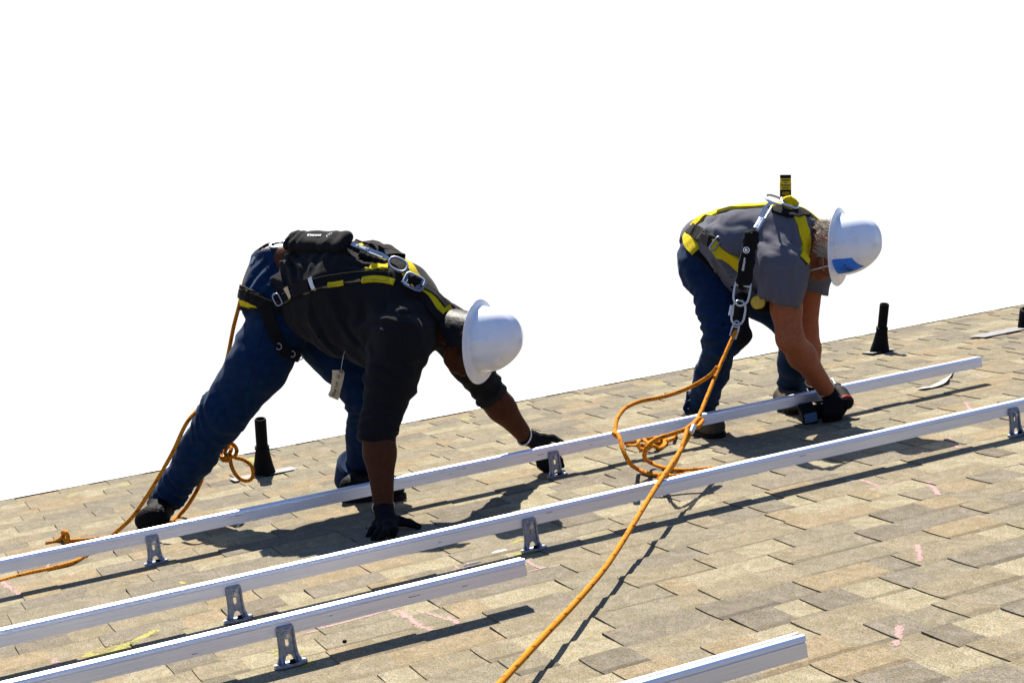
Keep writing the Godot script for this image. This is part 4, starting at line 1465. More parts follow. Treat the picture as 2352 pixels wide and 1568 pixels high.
	ring_part("carabiner", at(603, 580, 5.76), (CR * 0.8 + CU * 0.55).normalized(), (CU * 0.75 - CR * 0.45 + CF * 0.3).normalized(), 0.046, 0.018, 0.006, M.shiny_black, w, 0.7)
	var gt := MB.new()
	gt.tube(PackedVector3Array([at(585, 592, 5.73), at(577, 606, 5.73)]), 0.007, 8)
	part("gate_sleeve", gt, M.steel, w)

# ---------------------------------------------------------------- the worker in grey with the drill
func worker_in_grey() -> void:
	var w := person("person", "grey-haired worker in grey shirt and yellow harness bending over with a drill", on_roof(1620, 985))
	var hipR := at(1628, 612, 6.28)
	var hipL := at(1672, 612, 6.5)
	var kneeR := at(1652, 775, 6.1)
	var ankR := at(1606, 945, 6.44)
	var kneeL := at(1830, 748, 6.4)
	var ankL := at(1820, 905, 6.78)
	var s0 := at(1628, 568, 6.35)
	var s1 := at(1712, 565, 6.17)
	var s2 := at(1800, 562, 6.1)
	var nb := at(1868, 562, 6.05)
	var shR := at(1796, 620, 5.93)
	var shL := at(1866, 600, 6.26)
	var elR := at(1815, 778, 5.95)
	var wrR := at(1902, 900, 6.27)
	var elL := at(1852, 765, 6.33)
	var wrL := at(1872, 880, 6.5)
	var acr := (hipL - hipR).normalized()
	var hy := (CR * 0.86 - CU * 0.03 - CF * 0.5).normalized()
	var hz := (CU * 0.97 + CR * 0.1)
	hz = (hz - hy * hz.dot(hy)).normalized()
	var hb := Basis(hy.cross(hz), hy, hz)
	var brim := at(1937, 565, 5.95)
	var hc := brim - hy * 0.03 - hz * 0.012
	var bd := bounds([hipR, hipL, ankR, ankL, s1, wrR, wrL, nb, kneeL], 0.2)
	var fb := Field.new(bd[0], bd[1], 0.0125, 0.014)
	fb.bone(s0.lerp(s1, 0.25), s1, 0.09, 0.12)
	fb.bone(s1, s2, 0.125, 0.115)
	fb.bone(s2, nb, 0.1, 0.055)
	fb.bone(at(1642, 616, 6.32), hipL, 0.08, 0.08)
	fb.chain([at(1640, 616, 6.3), at(1654, 700, 6.19), at(1662, 776, 6.11), at(1634, 862, 6.27), ankR], [0.07, 0.055, 0.045, 0.042, 0.038])
	fb.chain([hipL, kneeL, ankL], [0.08, 0.055, 0.04])
	fb.bone(s2, shR, 0.07, 0.06)
	fb.bone(s2, shL, 0.07, 0.06)
	fb.chain([shR, shR.lerp(elR, 0.55), elR], [0.056, 0.055, 0.047])
	fb.chain([elR, elR.lerp(wrR, 0.3), wrR], [0.048, 0.051, 0.034])
	fb.chain([shL, elL], [0.056, 0.043])
	fb.chain([elL, elL.lerp(wrL, 0.3), wrL], [0.043, 0.045, 0.033])
	fb.finish()
	body_skin([fb, head_field(hc, hb, nb, 0.066)], M.tan_skin, w)
	face_parts(hc, hb, M.hair, w)
	# jeans
	var jb := bounds([hipR, hipL, kneeR, ankR, kneeL, ankL], 0.18)
	var fj := Field.new(jb[0], jb[1], 0.0095, 0.013)
	fj.bone(at(1622, 590, 6.33), at(1650, 590, 6.5), 0.115, 0.115)
	fj.bone(hipR, hipL, 0.12, 0.12)
	fj.chain([at(1634, 612, 6.28), at(1652, 700, 6.18), at(1662, 776, 6.1), at(1634, 862, 6.26), ankR + (ankR - kneeR).normalized() * 0.03], [0.112, 0.086, 0.074, 0.063, 0.063])
	fj.chain([hipL, hipL.lerp(kneeL, 0.5), kneeL, kneeL.lerp(ankL, 0.5), ankL], [0.118, 0.095, 0.078, 0.066, 0.062])
	fj.finish()
	fj.cut(ankR + (ankR - kneeR).normalized() * 0.03, (ankR - kneeR).normalized(), 0.15)
	fj.cut(ankL + (ankL - kneeL).normalized() * 0.02, (ankL - kneeL).normalized(), 0.15)
	fj.cut(at(1612, 528, 6.4), (CU * 0.8 + CR * 0.5).normalized(), 0.12)
	fj.folds([[kneeR, 0.16, CU, 0.055, 0.011], [at(1592, 690, 6.25), 0.13, (CU + CR * 0.4).normalized(), 0.06, 0.007], [ankR, 0.16, (CU + CR * 0.3).normalized(), 0.04, 0.012], [ankL, 0.22, CU, 0.045, 0.009], [hipR, 0.16, (CU - CR * 0.6).normalized(), 0.06, 0.007], [kneeR.lerp(ankR, 0.5), 0.14, (CR + CU * 0.5).normalized(), 0.05, 0.007]], fnl, 0.006)
	var jeans := skin("jeans", fj, M.denim, w)
	var hf := MB.new()
	hf.tube(curve([at(1583, 900, 6.4), at(1580, 925, 6.38), at(1574, 940, 6.37), at(1580, 948, 6.36)]), PackedFloat32Array([]) if false else 0.012, 8, true, 1.0, 0.5)
	part("frayed_hem", hf, M.denim, jeans)
	# shoes
	boot("shoe", at(1606, 962, 6.44), on_roof(1588, 992, 0.008), on_roof(1654, 1006, 0.008), 0.03, M.suede, w, 0.045)
	boot("shoe", at(1822, 918, 6.76), on_roof(1800, 938, 0.008), on_roof(1835, 952, 0.008), 0.03, M.suede, w, 0.045)
	# shirt
	var sb := bounds([s0, s1, s2, shR, shL, elR, nb], 0.24)
	var fs := Field.new(sb[0], sb[1], 0.009, 0.015)
	fs.bone(at(1625, 560, 6.4), s1, 0.118, 0.150, acr, 1.15)
	fs.bone(at(1690, 610, 6.18), at(1745, 620, 6.1), 0.11, 0.135)
	fs.bone(s1, s2, 0.150, 0.148, acr, 1.12)
	fs.bone(at(1780, 545, 6.1), at(1826, 545, 6.06), 0.125, 0.1)
	fs.bone(s2, nb, 0.115, 0.08)
	fs.bone(at(1785, 600, 5.98), shR, 0.105, 0.098)
	fs.bone(at(1830, 575, 6.16), shL, 0.1, 0.09)
	fs.chain([shR, at(1794, 672, 5.92), at(1793, 722, 5.93)], [0.094, 0.078, 0.066])
	fs.chain([shL, at(1862, 690, 6.28)], [0.088, 0.068])
	fs.finish()
	fs.cut(at(1794, 702, 5.93), (CU * -0.96 + CR * -0.26).normalized(), 0.12)
	fs.cut(at(1862, 672, 6.28), (CU * -0.97 + CR * -0.2).normalized(), 0.12)
	fs.cut(at(1622, 612, 6.3), (CR * -0.78 - CU * 0.6).normalized(), 0.19)
	fs.cut(at(1868, 562, 6.04), (CR * 0.95 - CU * 0.1 - CF * 0.25).normalized(), 0.09)
	fs.folds([[shR, 0.18, (CR + CU * 0.5).normalized(), 0.075, 0.007], [at(1640, 500, 6.2), 0.18, (CU + CR * 0.3).normalized(), 0.05, 0.008], [at(1690, 640, 6.0), 0.18, (CR * 0.8 + CU * 0.6).normalized(), 0.07, 0.011], [at(1790, 680, 5.86), 0.12, CR, 0.06, 0.006], [at(1850, 520, 5.95), 0.12, (CR + CU * 0.4).normalized(), 0.04, 0.006], [at(1700, 560, 6.0), 0.2, (CU + CR).normalized(), 0.09, 0.006]], fnl, 0.004)
	var shirt := skin("shirt", fs, M.grey_cloth, w)
	# sleeve seam and collar ribbing
	strap("seam", fs, [Vector2(1748, 632), Vector2(1772, 631), Vector2(1800, 634), Vector2(1818, 640)], 5.5, 6.8, 0.006, 0.0012, M.grey_cloth, w)
	strap("seam", fs, [Vector2(1816, 640), Vector2(1824, 610), Vector2(1830, 582)], 5.5, 6.8, 0.006, 0.0012, M.grey_cloth, w)
	var cax := (nb - s2).normalized()
	var ce := cax.cross(CF).normalized()
	ring_part("collar", at(1862, 562, 6.05), ce, cax.cross(ce), 0.084, 0.08, 0.008, M.grey_cloth, shirt)
	# hair: swept locks between collar, ear and hat band
	var hr := MB.new()
	var r := RandomNumberGenerator.new()
	r.seed = 9
	for i in 340:
		var az := r.randf_range(-0.6, 2.0)          # 0 = nape, positive towards the camera's side and the temple
		var ca := cos(az)
		var sa := sin(az)
		var p0 := hc + hy * r.randf_range(-0.012, 0.02) + hz * ca * 0.105 + hb.x * sa * 0.088
		var l := r.randf_range(0.03, 0.075) * (1.0 if az < 1.1 else 0.7)
		var back := (hz * sa - hb.x * ca).normalized() * r.randf_range(-0.004, 0.022)
		var outv := (hz * ca + hb.x * sa).normalized()
		var p1 := p0 - hy * l * 0.4 + back * 0.4 + outv * r.randf_range(0.0, 0.006)
		var p2 := p0 - hy * l * 0.75 + back * 1.0 + outv * r.randf_range(-0.002, 0.008)
		var p3 := p0 - hy * l + back * 1.6 + outv * r.randf_range(-0.004, 0.012)
		hr.tube(curve([p0, p1, p2, p3], 0.015), r.randf_range(0.0006, 0.0015), 4)
	part("hair", hr, M.hair, w)
	# clear safety-glasses arm and chin strap
	var gl := MB.new()
	gl.tube(curve([hc + hb.x * 0.083 - hz * 0.0 - hy * 0.022, hc + hb.x * 0.08 - hz * 0.05 - hy * 0.02, hc + hb.x * 0.066 - hz * 0.092 - hy * 0.02]), 0.002, 6)
	part("glasses_arm", gl, M.hair, w)
	var cs := MB.new()
	cs.tube(curve([hc + hb.x * 0.078 + hy * 0.01 - hz * 0.07, hc + hb.x * 0.058 - hy * 0.06 - hz * 0.085, hc + hb.x * 0.02 - hy * 0.122 - hz * 0.09, hc - hb.x * 0.03 - hy * 0.12 - hz * 0.08, hc - hb.x * 0.075 - hy * 0.03 - hz * 0.06]), 0.003, 6, true, 1.0, 0.3)
	part("chin_strap", cs, M.strap_white, w)
	# gloves: one round the drill, one steadying the rail
	var kn := []
	var fg := []
	for i in 4:
		var x := 1932.0 - i * 11.0
		kn.append(at(x, 922 + i * 2, 6.225))
		fg.append([at(x - 2, 942 + i * 2, 6.205), at(x - 3, 957 + i * 2, 6.235), at(x - 2, 956 + i * 2, 6.275)])
	glove("glove", at(1911, 912, 6.27), at(1903, 902, 6.265), kn, fg, [at(1936, 915, 6.27), at(1945, 930, 6.3), at(1936, 948, 6.32)], w)
	glove("glove", wrL + (wrL - elL).normalized() * 0.02, wrL, [at(1884, 896, 6.52), at(1880, 900, 6.52), at(1876, 902, 6.52), at(1871, 903, 6.52)],
		[[at(1890, 906, 6.52), at(1892, 914, 6.5)], [at(1885, 912, 6.52), at(1886, 920, 6.5)], [at(1879, 914, 6.52), at(1880, 922, 6.5)], [at(1873, 914, 6.52), at(1874, 920, 6.5)]],
		[at(1890, 890, 6.5), at(1900, 894, 6.48)], w)
	# hat with a strip of blue tape
	var hh := hb.scaled_local(Vector3(0.96, 1.02, 0.96))
	var hat := hard_hat(brim, hh, w, "")
	hat_patch("blue_tape", brim, hh, 0.25, 0.98, 0.40, 0.72, 0.0012, M.blue_tape, hat, 0.12)
	for q in [[0.36, 0.42, 0.48, 0.52], [0.44, 0.47, 0.46, 0.58], [0.5, 0.56, 0.51, 0.535], [0.56, 0.58, 0.49, 0.6], [0.66, 0.72, 0.53, 0.555]]:
		hat_patch("pen_mark", brim, hh, q[0], q[1], q[2], q[3], 0.0022, M.ink, hat)
	harness_yellow(w, fs, fj)

func harness_yellow(w: Node3D, fs: Field, fj: Field) -> void:
	strap("back_strap", fs, [Vector2(1590, 522), Vector2(1604, 508), Vector2(1625, 495), Vector2(1650, 486), Vector2(1700, 476), Vector2(1750, 472), Vector2(1790, 476)], 5.5, 6.9, 0.046, 0.008, M.web_yellow, w)
	strap("back_strap", fs, [Vector2(1780, 476), Vector2(1800, 472), Vector2(1822, 482), Vector2(1838, 510), Vector2(1846, 540), Vector2(1849, 572), Vector2(1845, 600)], 5.5, 6.9, 0.046, 0.008, M.web_yellow, w)
	strap("back_strap", fs, [Vector2(1800, 460), Vector2(1830, 474), Vector2(1862, 488), Vector2(1885, 502)], 5.5, 6.9, 0.042, 0.008, M.web_yellow, w)
	strap("chest_strap", fs, [Vector2(1586, 526), Vector2(1606, 538), Vector2(1640, 560)], 5.5, 6.9, 0.05, 0.010, M.web_black, w)
	strap("chest_strap", fs, [Vector2(1636, 558), Vector2(1662, 584), Vector2(1692, 604), Vector2(1710, 622)], 5.5, 6.9, 0.048, 0.009, M.web_yellow, w)
	strap("hip_strap", fj, [Vector2(1588, 528), Vector2(1584, 545), Vector2(1590, 565), Vector2(1604, 580)], 5.5, 6.9, 0.05, 0.016, M.web_yellow, w)
	strap("hip_strap", fj, [Vector2(1600, 572), Vector2(1622, 590), Vector2(1650, 618), Vector2(1672, 640)], 5.5, 6.9, 0.05, 0.012, M.web_black, w)
	strap("shoulder_pad", fs, [Vector2(1780, 482), Vector2(1805, 492), Vector2(1832, 494), Vector2(1852, 490)], 5.5, 6.9, 0.04, 0.012, M.web_black, w)
	strap("strap_label", fs, [Vector2(1612, 543), Vector2(1632, 556)], 5.5, 6.9, 0.042, 0.013, M.shiny_black, w)
	var c2 := fs.snap(hit(fs, 1645, 563, 5.5, 6.9), 0.014)
	ring_part("adjuster_buckle", c2, (CR * 0.8 - CU * 0.6).normalized(), (CU * 0.8 + CR * 0.6).normalized(), 0.011, 0.03, 0.0035, M.cast, w, 0.5)
	# dorsal plate and ring
	var c0 := fs.snap(hit(fs, 1772, 464, 5.5, 6.9), 0.028)
	var lx := (CR * 0.9 - CU * 0.3).normalized()
	var ly := (CU * 0.42 + CF * 0.85 + CR * 0.1).normalized()
	ring_part("dorsal_ring", at(1780, 459, 6.02), (CR * 0.95 - CU * 0.3).normalized(), (CU * 0.45 + CF * 0.85 + CR * 0.12).normalized(), 0.037, 0.038, 0.0048, M.steel, w, 0.85)
	var c1 := fs.snap(hit(fs, 1812, 478, 5.5, 6.9), 0.02)
	ring_part("dorsal_plate", c1, lx, ly, 0.032, 0.036, 0.0065, M.steel, w, 0.45)
	var lp := MB.new()
	lp.tube(curve([c1 - lx * 0.02, c1 + CU * 0.016 - CF * 0.006, c1 + lx * 0.03]), 0.016, 8, true, 1.0, 0.3)
	part("webbing_loop", lp, M.web_yellow, w)
	# the upright tag of folded webbing at the nape
	var tb := MB.new()
	var t0 := at(1805, 452, 6.12)
	tb.box(t0 + CU * 0.012, Basis(CR, CU, -CF), Vector3(0.045, 0.09, 0.007), 0.002)
	tb.box(t0 + CU * 0.081, Basis(CR, CU, -CF), Vector3(0.044, 0.014, 0.0078), 0.002)
	var tag := part("webbing_tag", tb, M.web_black, w, "upright black and yellow tag")
	var ty := MB.new()
	ty.box(t0 + CU * 0.051, Basis(CR, CU, -CF), Vector3(0.0435, 0.046, 0.0082), 0.001)
	part("printed_panel", ty, M.web_yellow, tag)
	var pr := MB.new()
	var rr := RandomNumberGenerator.new()
	rr.seed = 2
	for i in 7:
		var wd := [0.03, 0.014, 0.036, 0.034, 0.034, 0.03, 0.028][i] as float
		pr.box(t0 + CU * (0.066 - [0.0, 0.009, 0.019, 0.0235, 0.0275, 0.031, 0.0335][i]) - CF * 0.0045, Basis(CR, CU, -CF), Vector3(wd, [0.005, 0.003, 0.0035, 0.0012, 0.0012, 0.0012, 0.0012][i], 0.0008))
	part("fine_print", pr, M.ink, tag)
	var py := MB.new()
	for i in 5:
		py.box(t0 + CU * (0.019 - i * 0.0028) - CF * 0.0041, Basis(CR, CU, -CF), Vector3(0.03, 0.0012, 0.0008))
	part("fine_print", py, M.web_yellow, tag)
	# lanyard: hook on the ring, shock pack hanging down the side, D ring, screw-gate carabiner, rope thimble
	var out := (-CF + CU * 0.1).normalized()
	snap_hook("snap_hook", at(1733, 532, 5.8), at(1772, 464, 5.99), w, (-CF * 0.9 - CR * 0.3).normalized())
	energy_pack(at(1728, 536, 5.8), at(1708, 648, 5.84), 0.045, out, 0.014, false, w)
	var lk := MB.new()
	lk.tube(curve([at(1733, 528, 5.81), at(1729, 542, 5.79)]), 0.016, 8, true, 1.0, 0.5)
	lk.tube(curve([at(1707, 640, 5.84), at(1706, 664, 5.84)]), 0.02, 8, true, 1.0, 0.3)
	part("lanyard_webbing", lk, M.web_black, w)
	var ky := (CU * 0.97 + CR * 0.16).normalized()
	var kx := (CR * 0.97 - CU * 0.16).normalized()
	var dr := MB.new()
	var dp := at(1704, 676, 5.84)
	dr.tube(curve([dp + kx * 0.027 + ky * 0.055, dp + kx * 0.03 + ky * 0.01, dp + kx * 0.024 - ky * 0.028, dp - ky * 0.044, dp - kx * 0.024 - ky * 0.028, dp - kx * 0.03 + ky * 0.01, dp - kx * 0.027 + ky * 0.055], 0.006), 0.0044, 8)
	dr.tube(PackedVector3Array([dp - kx * 0.029 + ky * 0.034, dp + kx * 0.029 + ky * 0.034]), 0.006, 8)
	part("lanyard_ring", dr, M.steel, w)
	var cc := at(1697, 718, 5.86)
	ring_part("carabiner", cc, kx, ky, 0.025, 0.046, 0.0042, M.steel, w, 0.75)
	var sl := MB.new()
	sl.lathe(cc - kx * 0.0275 - ky * 0.016, Basis(kx, ky, kx.cross(ky)), [Vector2(0, 0), Vector2(0.009, 0.0), Vector2(0.0098, 0.003), Vector2(0.0098, 0.018), Vector2(0.0088, 0.02), Vector2(0.0092, 0.034), Vector2(0.0082, 0.04), Vector2(0, 0.04)], 14)
	part("screw_gate", sl, M.steel, w)
	var th := MB.new()
	var tc := at(1691, 752, 5.87)
	th.tube(curve([tc - ky * 0.035 - kx * 0.017, tc + ky * 0.012 - kx * 0.011, tc + ky * 0.026, tc + ky * 0.012 + kx * 0.011, tc - ky * 0.045 + kx * 0.005], 0.006), 0.0038, 6)
	th.box(tc + ky * 0.002, Basis(kx, ky, kx.cross(ky)), Vector3(0.02, 0.008, 0.008), 0.002)
	part("rope_thimble", th, M.steel, w)
	# soft pouch and tape measure at the hip
	var pb := bounds([at(1706, 690, 6.02), at(1690, 800, 6.08), at(1722, 760, 6.02)], 0.08)
	var fp := Field.new(pb[0], pb[1], 0.008, 0.012)
	fp.bone(at(1704, 690, 6.04), at(1700, 770, 6.04), 0.036, 0.04, CR, 0.8)
	fp.bone(at(1712, 770, 6.05), at(1684, 806, 6.1), 0.028, 0.022)
	fp.finish()
	skin("tool_pouch", fp, M.web_black, w)
	var tm := MB.new()
	tm.lathe(at(1742, 694, 5.93), Basis(CR, (-CF * 0.9 - CR * 0.3).normalized(), CU).orthonormalized(), [Vector2(0, 0.02), Vector2(0.022, 0.02), Vector2(0.026, 0.016), Vector2(0.026, -0.02), Vector2(0, -0.02)], 20)
	part("tape_measure", tm, M.tape_yellow, w)
	var tm2 := MB.new()
	tm2.ball(at(1752, 700, 5.99), Basis(CR, CU, -CF), Vector3(0.04, 0.036, 0.03), 8)
	part("tape_measure_holder", tm2, M.web_black, w)

func drill() -> void:
	var o := thing("cordless_drill", "cordless drill with red rear cap gripped in a black glove against the upper rail", "drill", at(1900, 960, 6.28))
	var ax := (CR * 0.97 + CU * 0.22).normalized()        # along the grip
	var dp := (CF * 0.88 + CU * 0.42 - CR * 0.3)
	dp = (dp - ax * dp.dot(ax)).normalized()              # along the motor, towards the chuck
	var b := Basis(ax, ax.cross(-dp) * -1.0, dp)
	b.y = dp.cross(ax).normalized()
	var bat := at(1857, 951, 6.26)
	var bm := MB.new()
	bm.box(bat, b, Vector3(0.062, 0.068, 0.085), 0.008)
	var bo := part("battery", bm, M.tool_black, o)
	var lb := MB.new()
	lb.box(bat - dp * 0.0425 - b.y * 0.008, b, Vector3(0.052, 0.042, 0.004), 0.001)
	part("battery_label", lb, M.tool_blue, bo)
	var fb := bounds([at(1875, 948, 6.29), at(1950, 928, 6.29)], 0.08)
	var fd := Field.new(fb[0], fb[1], 0.005, 0.008)
	fd.bone(at(1876, 946, 6.28), at(1940, 932, 6.29), 0.021, 0.02)
	fd.bone(at(1888, 943, 6.28), at(1880, 945, 6.28), 0.026, 0.03)
	fd.finish()
	skin("grip", fd, M.tool_black, o)
	var mo := at(1948, 930, 6.225)
	var q := Basis(b.x, dp, b.x.cross(dp))
	var mm := MB.new()
	mm.lathe(mo, q, [Vector2(0.0, -0.006), Vector2(0.016, -0.004), Vector2(0.026, 0.006), Vector2(0.03, 0.018), Vector2(0.031, 0.09), Vector2(0.027, 0.11), Vector2(0.02, 0.13), Vector2(0.02, 0.15), Vector2(0.012, 0.165), Vector2(0, 0.165)], 24)
	var mp := part("motor_housing", mm, M.tool_black, o)
	var rc := MB.new()
	rc.lathe(mo, q, [Vector2(0.0285, 0.012), Vector2(0.0318, 0.018), Vector2(0.0322, 0.032), Vector2(0.0312, 0.034)], 24)
	part("red_cap_band", rc, M.tool_red, mp)
	var bt := MB.new()
	bt.lathe(mo, q, [Vector2(0.004, 0.16), Vector2(0.004, 0.2), Vector2(0.0065, 0.202), Vector2(0.0065, 0.215), Vector2(0, 0.215)], 10)
	part("driver_bit", bt, M.steel, o)

# ---------------------------------------------------------------- build
func _ready() -> void:
	# camera
	var cam := Camera3D.new()
	cam.name = "camera"
	cam.fov = 25.15
	cam.near = 0.05
	cam.far = 200.0
	cam.transform = RF * Transform3D(Basis(CR, CU, -CF), Vector3(0, EYE, 0))
	add_child(cam)
	cam.current = true
	# sky: bright white haze at and below the horizon, pale blue overhead
	var we := WorldEnvironment.new()
	we.name = "world_environment"
	var env := Environment.new()
	var sky := Sky.new()
	var sm := ProceduralSkyMaterial.new()
	sm.sky_top_color = lin(0.06, 0.11, 0.235)
	sm.sky_horizon_color = lin(0.30, 0.34, 0.40)
	sm.sky_curve = 0.12
	sm.ground_bottom_color = lin(0.36, 0.36, 0.36)
	sm.ground_horizon_color = lin(0.36, 0.36, 0.36)
	sm.sun_angle_max = 1.0
	sky.sky_material = sm
	env.background_mode = Environment.BG_SKY
	env.sky = sky
	env.tonemap_mode = Environment.TONE_MAPPER_LINEAR
	env.tonemap_exposure = 3.0
	env.sdfgi_enabled = true
	env.ssao_enabled = true
	env.ssil_enabled = true
	we.environment = env
	add_child(we)
	var sun := DirectionalLight3D.new()
	sun.name = "sun"
	sun.light_energy = 1.6
	sun.light_color = Color(1.0, 0.975, 0.925)
	sun.light_angular_distance = 0.5
	sun.shadow_enabled = true
	var z := (RF.basis * SUN).normalized()
	var x := Vector3.UP.cross(z).normalized()
	sun.transform = Transform3D(Basis(x, z.cross(x), z), Vector3(0, 20, 0))
	add_child(sun)

	fnl.seed = 12
	fnl.frequency = 1.0
	fnl.fractal_octaves = 2
	make_materials()
	build_roof()
	var roof := get_node("roof") as Node3D
	build_marks(roof)
	# gutter along the eave
	var g := thing("gutter", "white metal gutter along the far eave of the roof", "gutter", V(5, EAVE + 0.06, -0.05))
	var gp := MB.new()
	var prof := PackedVector2Array([Vector2(0.012, 0.004), Vector2(0.012, -0.08), Vector2(0.09, -0.08), Vector2(0.112, -0.03), Vector2(0.112, 0.014), Vector2(0.035, 0.014), Vector2(0.035, 0.011), Vector2(0.109, 0.011), Vector2(0.109, -0.029), Vector2(0.088, -0.077), Vector2(0.015, -0.077), Vector2(0.015, 0.004)])
	gp.prism(prof, V(-2.4, EAVE, 0), V(0, 1, 0), Vector3.UP, Vector3(14.8, 0, 0))
	part("trough", gp, M.white_paint, g)

	rail("longest aluminium rail, farthest up the picture, held by both workers", 5.22, 0.081, -0.6, 4.578)
	rail("aluminium rail running across the whole picture below both workers", 4.165, 0.080, -0.6, 6.2)
	rail("aluminium rail on the left ending below the planted glove, near the pink chalk arrow", 3.6, 0.080, -0.6, 1.577)
	rail("short end of an aluminium rail at the bottom right edge", 2.49, 0.075, -0.4, 1.668)
	foot("grey bracket under the upper rail below the black boot", 0.925, 5.22, 0.097)
	foot("grey bracket under the upper rail with gloved fingers behind it", 2.462, 5.22, 0.097)
	foot("grey bracket at the left of the full-width rail, above the nearest bracket", 0.935, 4.165, 0.097)
	foot("grey bracket in the middle of the full-width rail, yellow paint at its base", 1.853, 4.165, 0.097)
	foot("grey bracket at the right edge of the picture under the full-width rail", 3.767, 4.165, 0.097)
	foot("nearest grey bracket, under the left rail at the bottom", 0.918, 3.6, 0.097)

	vent("black vent pipe between the legs of the worker in black", on_roof(606, 1096), 0.285, 0.026, Vector3(0, 0, 0), Vector2(0.29, 0.11))
	vent("black vent pipe standing alone right of the worker in grey", on_roof(2021, 812), 0.285, 0.025, Vector3(0.02, 0, 0), Vector2(0.16, 0.1))
	vent("black vent pipe cut by the right edge with a grey flashing beside it", on_roof(2364, 756), 0.115, 0.06, Vector3(0.0, 0, 0), Vector2(0.75, 0.14), 0.0)
	ropes()
	worker_in_black()
	worker_in_grey()
	drill()
	scraps()

func build_marks(roof: Node3D) -> void:
	var i := 0
	for e in [[[[0, 1335], [20, 1348], [42, 1362]], 0.03, 0.25], [[[70, 1322], [100, 1308], [112, 1297]], 0.012, 0.5], [[[700, 1452], [780, 1432], [860, 1411], [910, 1396]], 0.014, 0.4],
		[[[918, 1400], [940, 1418], [960, 1430], [992, 1446]], 0.024, 0.2], [[[960, 1398], [985, 1408], [1030, 1418]], 0.012, 0.4], [[[1030, 1412], [1056, 1434]], 0.02, 0.3],
		[[[1212, 1290], [1228, 1298], [1250, 1302]], 0.02, 0.35], [[[1215, 1310], [1252, 1300], [1310, 1286], [1350, 1280]], 0.012, 0.5], [[[1042, 1300], [1066, 1304], [1076, 1292]], 0.012, 0.5],
		[[[1946, 1100], [1985, 1106], [2020, 1114]], 0.022, 0.25], [[[2000, 1120], [2032, 1112], [2055, 1104]], 0.01, 0.5], [[[2132, 1106], [2145, 1120], [2158, 1134]], 0.024, 0.2],
		[[[2106, 1246], [2112, 1268], [2114, 1286]], 0.022, 0.2], [[[2068, 1436], [2064, 1458], [2058, 1482]], 0.022, 0.2], [[[2180, 1004], [2190, 1018], [2200, 1030]], 0.018, 0.3],
		[[[2184, 1026], [2215, 1030], [2236, 1032]], 0.014, 0.35], [[[2216, 922], [2224, 932], [2230, 942]], 0.02, 0.3], [[[2236, 856], [2252, 862], [2270, 864]], 0.02, 0.3], [[[1968, 934], [2000, 940], [2024, 942]], 0.018, 0.35], [[[120, 1510], [132, 1535]], 0.03, 0.5]]:
		i += 1
		var px := []
		for p in e[0]:
			px.append(Vector2(p[0], p[1]))
		mark("chalk_mark", px, e[1] * 0.85, M.chalk_pink, roof, e[2], i)
	for e in [[[[190, 1506], [245, 1500], [290, 1478], [345, 1452], [362, 1444]], 0.03, 0.3], [[[190, 1500], [262, 1506]], 0.02, 0.3], [[[215, 1488], [260, 1490], [320, 1478]], 0.14, 0.9], [[[640, 1500], [672, 1486]], 0.12, 0.88], [[[590, 1440], [622, 1420]], 0.05, 0.6], [[[1190, 1274], [1205, 1268], [1225, 1270]], 0.04, 0.35], [[[1178, 1248], [1200, 1240]], 0.03, 0.6], [[[694, 1528], [716, 1520]], 0.02, 0.4], [[[640, 1498], [648, 1520]], 0.016, 0.6],
		[[[388, 1296], [402, 1290]], 0.022, 0.3], [[[578, 1424], [608, 1414]], 0.03, 0.6], [[[1218, 1078], [1252, 1075]], 0.014, 0.5], [[[2305, 993], [2316, 992]], 0.02, 0.3], [[[575, 1052], [596, 1062]], 0.06, 0.3], [[[280, 1112], [292, 1112]], 0.05, 0.3], [[[158, 1137], [168, 1137]], 0.05, 0.3], [[[1062, 960], [1076, 966]], 0.03, 0.3], [[[1500, 876], [1524, 882]], 0.02, 0.3], [[[1715, 826], [1740, 831]], 0.02, 0.3], [[[412, 1336], [424, 1338]], 0.02, 0.3]]:
		i += 1
		var px := []
		for p in e[0]:
			px.append(Vector2(p[0], p[1]))
		mark("yellow_paint_mark", px, e[1], M.spray_yellow, roof, e[2], i)

